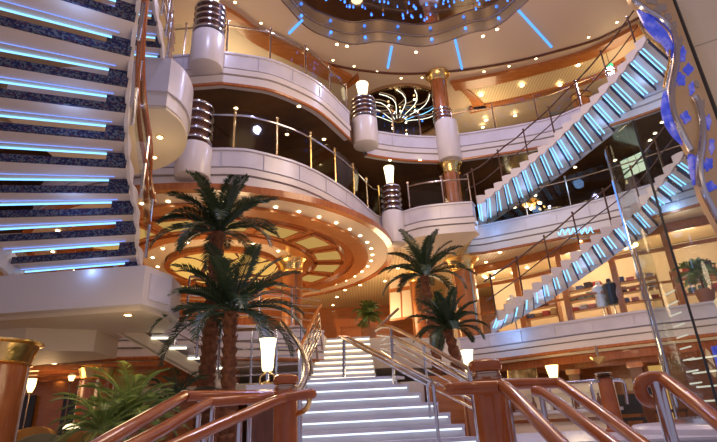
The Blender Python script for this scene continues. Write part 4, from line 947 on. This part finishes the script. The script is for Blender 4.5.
# dark promenade: counter, bar lights
random.seed(8)
for i in range(26):
    p = D(random.uniform(480, 660), random.uniform(150, 200), random.uniform(16.5, 18)); 
    if p.z < F3+0.4 or p.z > 7.9: continue
    t = thing('pendant_lamp', 'tiny pendant lamp hanging in the dark promenade behind the stairs', 'lamp', tuple(p), 'pendant lamps of the promenade')
    MB().sphere(p, 0.045, 6).build('bulb', 'star' if i % 3 == 0 else 'dl', t); MB().tube([p, V(p.x, p.y, 8.02)], 0.006, 4).build('cord', 'black', t)
for i, px in enumerate([(212, 143), (222, 139), (243, 131), (262, 133), (280, 130), (293, 139), (312, 152), (325, 147), (338, 158), (349, 153), (400, 186), (415, 190), (428, 178), (405, 178)]):
    p = D(*px, 15.5 if px[0] < 300 else 17.5)
    p.z = max(p.z, F3+0.5)
    t = thing('pendant_lamp', 'tiny pendant lamp hanging in the dark lounge behind the round balcony', 'lamp', tuple(p), 'pendant lamps of the round balcony lounge')
    MB().sphere(p, 0.05, 6).build('bulb', 'dl', t); MB().tube([p, V(p.x, p.y, 8.02)], 0.006, 4).build('cord', 'black', t)
# curved timber canopy edge in the promenade centre
struct(MB().tube(cr([D(350, 168, 16), D(385, 166, 16.5), D(410, 172, 16.5), D(430, 168, 16), D(436, 155, 15.5)], 5), 0.1, 8).build('trim_promenade_canopy', 'orange'))
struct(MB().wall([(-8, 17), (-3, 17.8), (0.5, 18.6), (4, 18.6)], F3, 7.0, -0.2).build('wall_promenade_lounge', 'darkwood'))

# ------------------------------------------------------------------ lower right lounge
LW = [tuple(p) for p in inn(L2r, -3.0)]
struct(MB().wall(LW, FL, 1.8, -0.15).build('wall_lounge', 'orange'))
for i, px in enumerate((579, 497, 643)):
    p = D(px, 395, [13.2, 14.6, 12.0][i])
    t = thing('wall_pillar', ['dark square pillar on the red wood wall right of the wall lamp', 'dark square pillar behind the right newel post', 'dark square pillar behind the glass lift edge'][i], 'pillar', (p.x, p.y, FL))
    MB().box((p.x, p.y, (FL+1.52)/2), (0.26, 0.26, 1.52-FL), rz=-0.6).build('shaft', 'darkwood', t)
    MB().box((p.x, p.y, 1.44), (0.34, 0.34, 0.12), rz=-0.6).build('cap', 'wood', t)
s = D(553, 374, 12.6); t = thing('wall_lamp', 'glowing amber wall lamp on the red wood wall below the shops', 'lamp', tuple(s))
MB().lathe([(0.06, -0.2), (0.10, -0.05), (0.15, 0.2), (0.14, 0.2)], s, 20).build('shade', 'sconce', t)
MB().tube([s+V(0, 0, -0.18), s+V(0.1, 0.25, -0.18)], 0.025, 8).build('bracket', 'gold', t); MB().box(s+V(0.12, 0.28, -0.15), (0.14, 0.04, 0.3), rz=-0.6).build('back_plate', 'gold', t)
k = D(598.5, 360, 11.0); t = thing('ceiling_dish', 'small gilt dish lamp under the timber beam above the slim post', 'lamp', tuple(k))
MB().lathe([(0.03, -0.08), (0.13, 0.0), (0.17, 0.06), (0.15, 0.06)], k, 24).build('dish', 'gold', t); MB().tube([k, V(k.x, k.y, 1.8)], 0.03, 8).build('rod', 'bronze', t)
# slim post with chrome ring rail
p = D(603, 372, 7.6); t = thing('rope_post', 'mahogany post with ribbed top and chrome side loops in front of the cafe', 'post', (p.x, 7.6, 0.225))
MB().lathe([(0.14, 0), (0.14, 0.03), (0.11, 0.05), (0.098, p.z-0.225-0.1)], (p.x, 7.6, 0.225), 24).build('shaft', 'railwood', t)
for i in range(3): MB().lathe([(0.10, 0), (0.125, 0.012), (0.10, 0.026)], (p.x, 7.6, p.z-0.1+i*0.032), 24).build('rib', 'bronze', t)
for s_ in (-1, 1): MB().tube(cr([V(p.x+s_*0.05, 7.58, p.z-0.12), V(p.x+s_*0.2, 7.55, p.z-0.13), V(p.x+s_*0.24, 7.55, p.z-0.2), V(p.x+s_*0.22, 7.55, p.z-0.45)], 4), 0.022, 8).build('loop', 'chrome', t)
# cafe counter
ca, cb = D(512, 395, 11.2), D(612, 392, 9.9); ca.z = cb.z = FL; u = (cb-ca).normalized(); nv = V(-u.y, u.x, 0); mid = (ca+cb)/2
t = thing('cafe_counter', 'long pale cafe counter with glass shelf and back panel below the shops', 'counter', tuple(mid))
L_ = (cb-ca).length; axes = (u, nv, V(0, 0, 1))
MB().box(mid+V(0, 0, 0.55), (L_, 0.5, 1.1), axes=axes).build('body', 'cream', t)
MB().box(mid+V(0, 0, 1.38)+nv*0.24, (L_, 0.03, 0.5), axes=axes).build('back_panel', 'cream', t)
MB().box(mid+V(0, 0, 1.13), (L_+0.1, 0.6, 0.06), axes=axes).build('top', 'stepw', t)
MB().box(mid+V(0, 0, 1.46)+nv*0.1, (L_, 0.3, 0.02), axes=axes).build('glass_shelf', 'glass', t)
for q in range(6): 
    pp = lerp(ca, cb, q/5.0); MB().tube([pp+V(0, 0, 1.16)+nv*0.1, pp+V(0, 0, 1.66)+nv*0.1], 0.015, 6).build('upright', 'chrome', t)
MB().tube([ca+V(0, 0, 1.66)+nv*0.1, cb+V(0, 0, 1.66)+nv*0.1], 0.02, 8).build('rail', 'chrome', t)
MB().box(mid+V(0, 0, 0.98)-nv*0.27, (L_*0.96, 0.03, 0.06), axes=axes).build('kick_band', 'bronze', t)
random.seed(4)
for q in range(14):
    pp = lerp(ca, cb, 0.04+0.92*q/13)+V(0, 0, 1.161)-nv*0.12
    if q % 3 == 0:
        mb = MB().lathe([(0.045, 0), (0.05, 0.12), (0.03, 0.17), (0.018, 0.2), (0.018, 0.26)], pp, 12); tag(mb.build('bottle', 'darkwood', None, pp), 'dark bottle standing on the pale cafe counter', 'bottle', 'bottles on the cafe counter')
    elif q % 3 == 1:
        mb = MB().lathe([(0.05, 0), (0.13, 0.02), (0.14, 0.03), (0.05, 0.012)], pp, 16); tag(mb.build('plate', 'white_china', None, pp), 'white plate lying on the pale cafe counter', 'plate', 'plates on the cafe counter')
    else:
        mb = MB().lathe([(0.03, 0), (0.045, 0.01), (0.06, 0.11), (0.055, 0.11), (0.04, 0.02)], pp, 14); tag(mb.build('cup', 'white_china', None, pp), 'small white cup standing on the pale cafe counter', 'cup', 'cups on the cafe counter')
def cafe_chair(label, px, py, d, rz):
    p = D(px, py, d); zs = p.z; t = thing('cafe_chair', label, 'chair', (p.x, d, FL)); ax_ = (V(math.cos(rz), math.sin(rz), 0), V(-math.sin(rz), math.cos(rz), 0), V(0, 0, 1))
    o = V(p.x, d, 0); seat = zs-0.25
    MB().box(o+V(0, 0, seat), (0.42, 0.42, 0.06), axes=ax_).build('seat', 'black', t)
    bk = ax_[1]*0.22
    MB().slabpoly([o+bk+ax_[0]*x+V(0, 0, seat+z)+bk*(z*0.4) for x, z in ((-.2, .1), (.2, .1), (.2, .48), (-.2, .48))], ax_[1]*0.04).build('backrest', 'black', t)
    for sx in (-1, 1):
        for sy in (-1, 1): MB().tube([o+ax_[0]*sx*0.19+ax_[1]*sy*0.19+V(0, 0, FL), o+ax_[0]*sx*0.18+ax_[1]*sy*0.18+V(0, 0, seat)], 0.014, 6).build('leg', 'black', t)
cafe_chair('black cafe chair seen left of the curled handrail', 632, 406, 11.2, 2.6)
cafe_chair('black cafe chair right of the curled handrail post', 668, 398, 11.2, 0.4)
struct(MB().slabpoly([D(648, 366, 11.6), D(661, 365, 11.4), V(D(661, 365, 11.4).x, 11.4, FL), V(D(648, 366, 11.6).x, 11.6, FL)], (0.02, 0.06, 0)).build('door_1', 'amber', smooth=0))

# ------------------------------------------------------------------ lower left lounge
struct(MB().wall([(-9.5, 12.0), (-6.6, 11.9), (-3.0, 12.2)], FL, 1.8, -0.15).build('wall_lounge_left', 'orange'))
for i, (x0, x1) in enumerate([(-8.2, -7.5), (-6.85, -6.45)]):
    struct(MB().box(((x0+x1)/2, 11.85, 0.5), (x1-x0, 0.06, 1.9)).build('window_%d' % (i+1), 'black'))
for i in range(5):
    struct(MB().box((-5.75, 9.75+i*0.5, 1.76-0.02*(i % 2)), (5.2, 0.18, 0.08), rz=0.05).build('trim_beam_%d' % (i+1), 'wood'))
def armchair(label, px, py, d, rz, m):
    p = D(px, py, d); o = V(p.x, d, FL); ax_ = (V(math.cos(rz), math.sin(rz), 0), V(-math.sin(rz), math.cos(rz), 0), V(0, 0, 1)); t = thing('armchair', label, 'armchair', tuple(o)); h = p.z-FL
    MB().box(o+V(0, 0, h*0.42), (0.62, 0.6, h*0.3), axes=ax_).build('seat', m, t)
    mb = MB(); pts = [o+ax_[0]*(0.4*math.cos(a))+ax_[1]*(0.36*math.sin(a)) for a in [PI*i/10-0.2 for i in range(13)]]
    q = [Vector(p_) for p_ in pts]; inn_ = [o+(p_-o)*0.78 for p_ in q]
    tp = [h*(0.72+0.28*math.sin(max(0, min(PI, PI*i/12)))) for i in range(13)]
    a_ = [p_+V(0, 0, h*0.2) for p_ in q]; b_ = [p_+V(0, 0, z_) for p_, z_ in zip(q, tp)]; c_ = [p_+V(0, 0, z_) for p_, z_ in zip(inn_, tp)]; d_ = [p_+V(0, 0, h*0.2) for p_ in inn_]
    mb.strip(a_, b_); mb.strip(b_, c_); mb.strip(c_, d_); mb.strip(d_, a_); mb.build('backrest', m, t)
    for sx in (-1, 1):
        for sy in (-1, 1): MB().tube([o+ax_[0]*sx*0.25+ax_[1]*sy*0.25, o+ax_[0]*sx*0.25+ax_[1]*sy*0.25+V(0, 0, h*0.3)], 0.02, 6).build('leg', 'darkwood', t)
armchair('tan armchair right of the corner column, behind the sage sofa', 33, 426, 8.8, 0.3, 'chair')
armchair('tan armchair nearest the mushroom lamp at lower left', 64, 432, 8.0, -0.3, 'chair')
armchair('sage green tub chair right beside the corner column', 38, 433, 7.9, 0.2, 'green')
p = D(70, 437, 8.8); t = thing('side_table', 'small round dark table under the mushroom lamp', 'table', (p.x, 8.8, FL))
MB().lathe([(0.25, p.z-FL-0.03), (0.25, p.z-FL), (0.01, p.z-FL)], (p.x, 8.8, FL), 24).build('tabletop', 'wood', t); MB().lathe([(0.16, 0), (0.03, 0.04), (0.03, p.z-FL-0.03)], (p.x, 8.8, FL), 16).build('pedestal_leg', 'darkwood', t)
t = thing('table_lamp', 'glowing mushroom shaped table lamp in the lounge at lower left', 'lamp', (p.x, 8.8, p.z))
MB().lathe([(0.13, 0.12), (0.12, 0.15), (0.08, 0.19), (0.01, 0.205)], (p.x, 8.8, p.z), 20).build('shade', 'lamp', t); MB().lathe([(0.07, 0), (0.02, 0.02), (0.015, 0.14)], (p.x, 8.8, p.z), 12).build('stand', 'gold', t)
for i, px in enumerate([(31, 386, 10.4, 0.07), (72, 375, 11, 0.05)]):
    p = D(px[0], px[1], px[2]); t = thing('wall_lamp', ['bright wall lamp just right of the corner column', 'reddish uplight glowing on the veneer wall of the left lounge'][i], 'lamp', tuple(p))
    MB().lathe([(0.04, -0.12), (0.08, 0), (0.085, 0.14), (0.05, 0.14)], p, 14).build('shade', 'sconce', t); MB().tube([p-V(0, 0, 0.12), V(p.x, p.y, FL)], 0.015, 6).build('stand', 'bronze', t)
downlights([(54, 363), (60, 379), (41, 378)], 1.79, 'small white spotlight in the timber ceiling of the left lounge', 'spotlights of the left lounge', 0.05)

# ------------------------------------------------------------------ lights
def area(name, loc, tgt, size, power, col, spread=180):
    l = bpy.data.lights.new(name, 'AREA'); l.shape = 'DISK'; l.size = size; l.energy = power; l.color = col; l.spread = math.radians(spread)
    o = bpy.data.objects.new(name, l); COL.objects.link(o); o.location = loc
    o.rotation_euler = (Vector(tgt)-Vector(loc)).to_track_quat('-Z', 'Y').to_euler(); return o
def point(name, loc, power, col, r=0.25):
    l = bpy.data.lights.new(name, 'POINT'); l.energy = power; l.color = col; l.shadow_soft_size = r
    o = bpy.data.objects.new(name, l); COL.objects.link(o); o.location = loc; return o
W = (1.0, 0.72, 0.40); LAV = (0.72, 0.74, 1.0)
def spot(name, loc, tgt, power, col, deg=150, r=0.15):
    l = bpy.data.lights.new(name, 'SPOT'); l.energy = power; l.color = col; l.spot_size = math.radians(deg); l.spot_blend = 0.6; l.shadow_soft_size = r
    o = bpy.data.objects.new(name, l); COL.objects.link(o); o.location = loc
    o.rotation_euler = (Vector(tgt)-Vector(loc)).to_track_quat('-Z', 'Y').to_euler()
BLU = (0.55, 0.58, 1.0)
for x, y in ((-2.6, 7.0), (-1.6, 10.0), (2.4, 11.8), (6.2, 10.2), (7.6, 6.6), (2.4, 4.0), (-1.5, 3.0)):
    spot('ceiling_spot', (x, y, 11.3), (x*0.75+0.5, y, 0), 260, BLU)
spot('stair_spot', (1.6, 3.6, 9.5), (0.4, 7.6, 0.6), 800, (0.42, 0.48, 1.0), 48, 0.3)
for P_ in (ln2, ln1):
    for i in range(1, len(P_), 4):
        c = lerp(P_[i][0], P_[i][1], 0.5); point('tread_glow', (c.x, c.y, c.z-0.45), 9, (0.25, 0.5, 1.0), 0.15)
for i in (1, 4, 7, 10):
    c = lerp(lnl[i][0], lnl[i][1], 0.75); point('tread_glow', (c.x, c.y, c.z-0.35), 2.2, (0.25, 0.45, 1.0), 0.12)
point('pedestal_lamp_light', (-1.15, 6.2, 1.45), 9, W, 0.1); point('landing_light', (-3.4, 7.5, 4.6), 6, W, 0.1); point('left_stair_fill', (-1.2, 3.4, 3.0), 22, (1.0, 0.74, 0.48), 0.3)  # left stair point is an added warm fill, with no lamp there
point('gallery_light', (5.0, 16.0, 10.2), 110, W, 0.6); point('gallery_light', (9.0, 13.5, 10.3), 80, W, 0.6); point('gallery_light', (-4.0, 13.0, 10.2), 170, W, 0.6)
point('atrium_warm', (2.0, 8.0, 7.6), 480, (1.0, 0.70, 0.42), 1.2)
point('promenade_light', (-3.5, 13.5, 7.2), 5, W, 0.4); point('promenade_light', (6.0, 15.5, 7.2), 5, W, 0.4)
point('round_ceiling_fill', (-3.6, 12.6, 3.3), 95, W, 0.6); point('stairhead_light', (0.8, 16.2, 3.7), 80, W, 0.4); point('stairhead_light', (-4, 17.5, 4.2), 70, W, 0.4); point('screen_fill', (2.6, 2.8, 3.9), 60, (1.0, 0.78, 0.55), 0.2)  # round ceiling point stands in for bounced light, screen point is an added fill
for p in ((4.6, 16.8, 4.6), (6.8, 15.2, 4.6), (9.2, 13.4, 4.6)): point('shop_light', p, 50, (1.0, 0.80, 0.54), 0.3)
point('cafe_light', (4.4, 11.5, 1.3), 16, W, 0.2); point('cafe_light', (6.4, 10.4, 1.3), 22, W, 0.2); point('cafe_light', (3.6, 9.4, 1.5), 16, (1.0, 0.78, 0.45), 0.15)
point('left_lounge_light', (-6.0, 9.6, 1.4), 14, (1, 0.62, 0.3), 0.2); point('left_lounge_light', (-2.9, 5.9, 1.35), 15, W, 0.3)
point('stair_light', (-0.3, 10.6, 4.2), 26, W, 0.3)
w = bpy.data.worlds.new('world'); scene.world = w; w.use_nodes = True
bg = w.node_tree.nodes['Background']; bg.inputs[0].default_value = (0.70, 0.62, 0.82, 1); bg.inputs[1].default_value = 0.42
for o in scene.objects:
    if 'wloc' in o: del o['wloc']
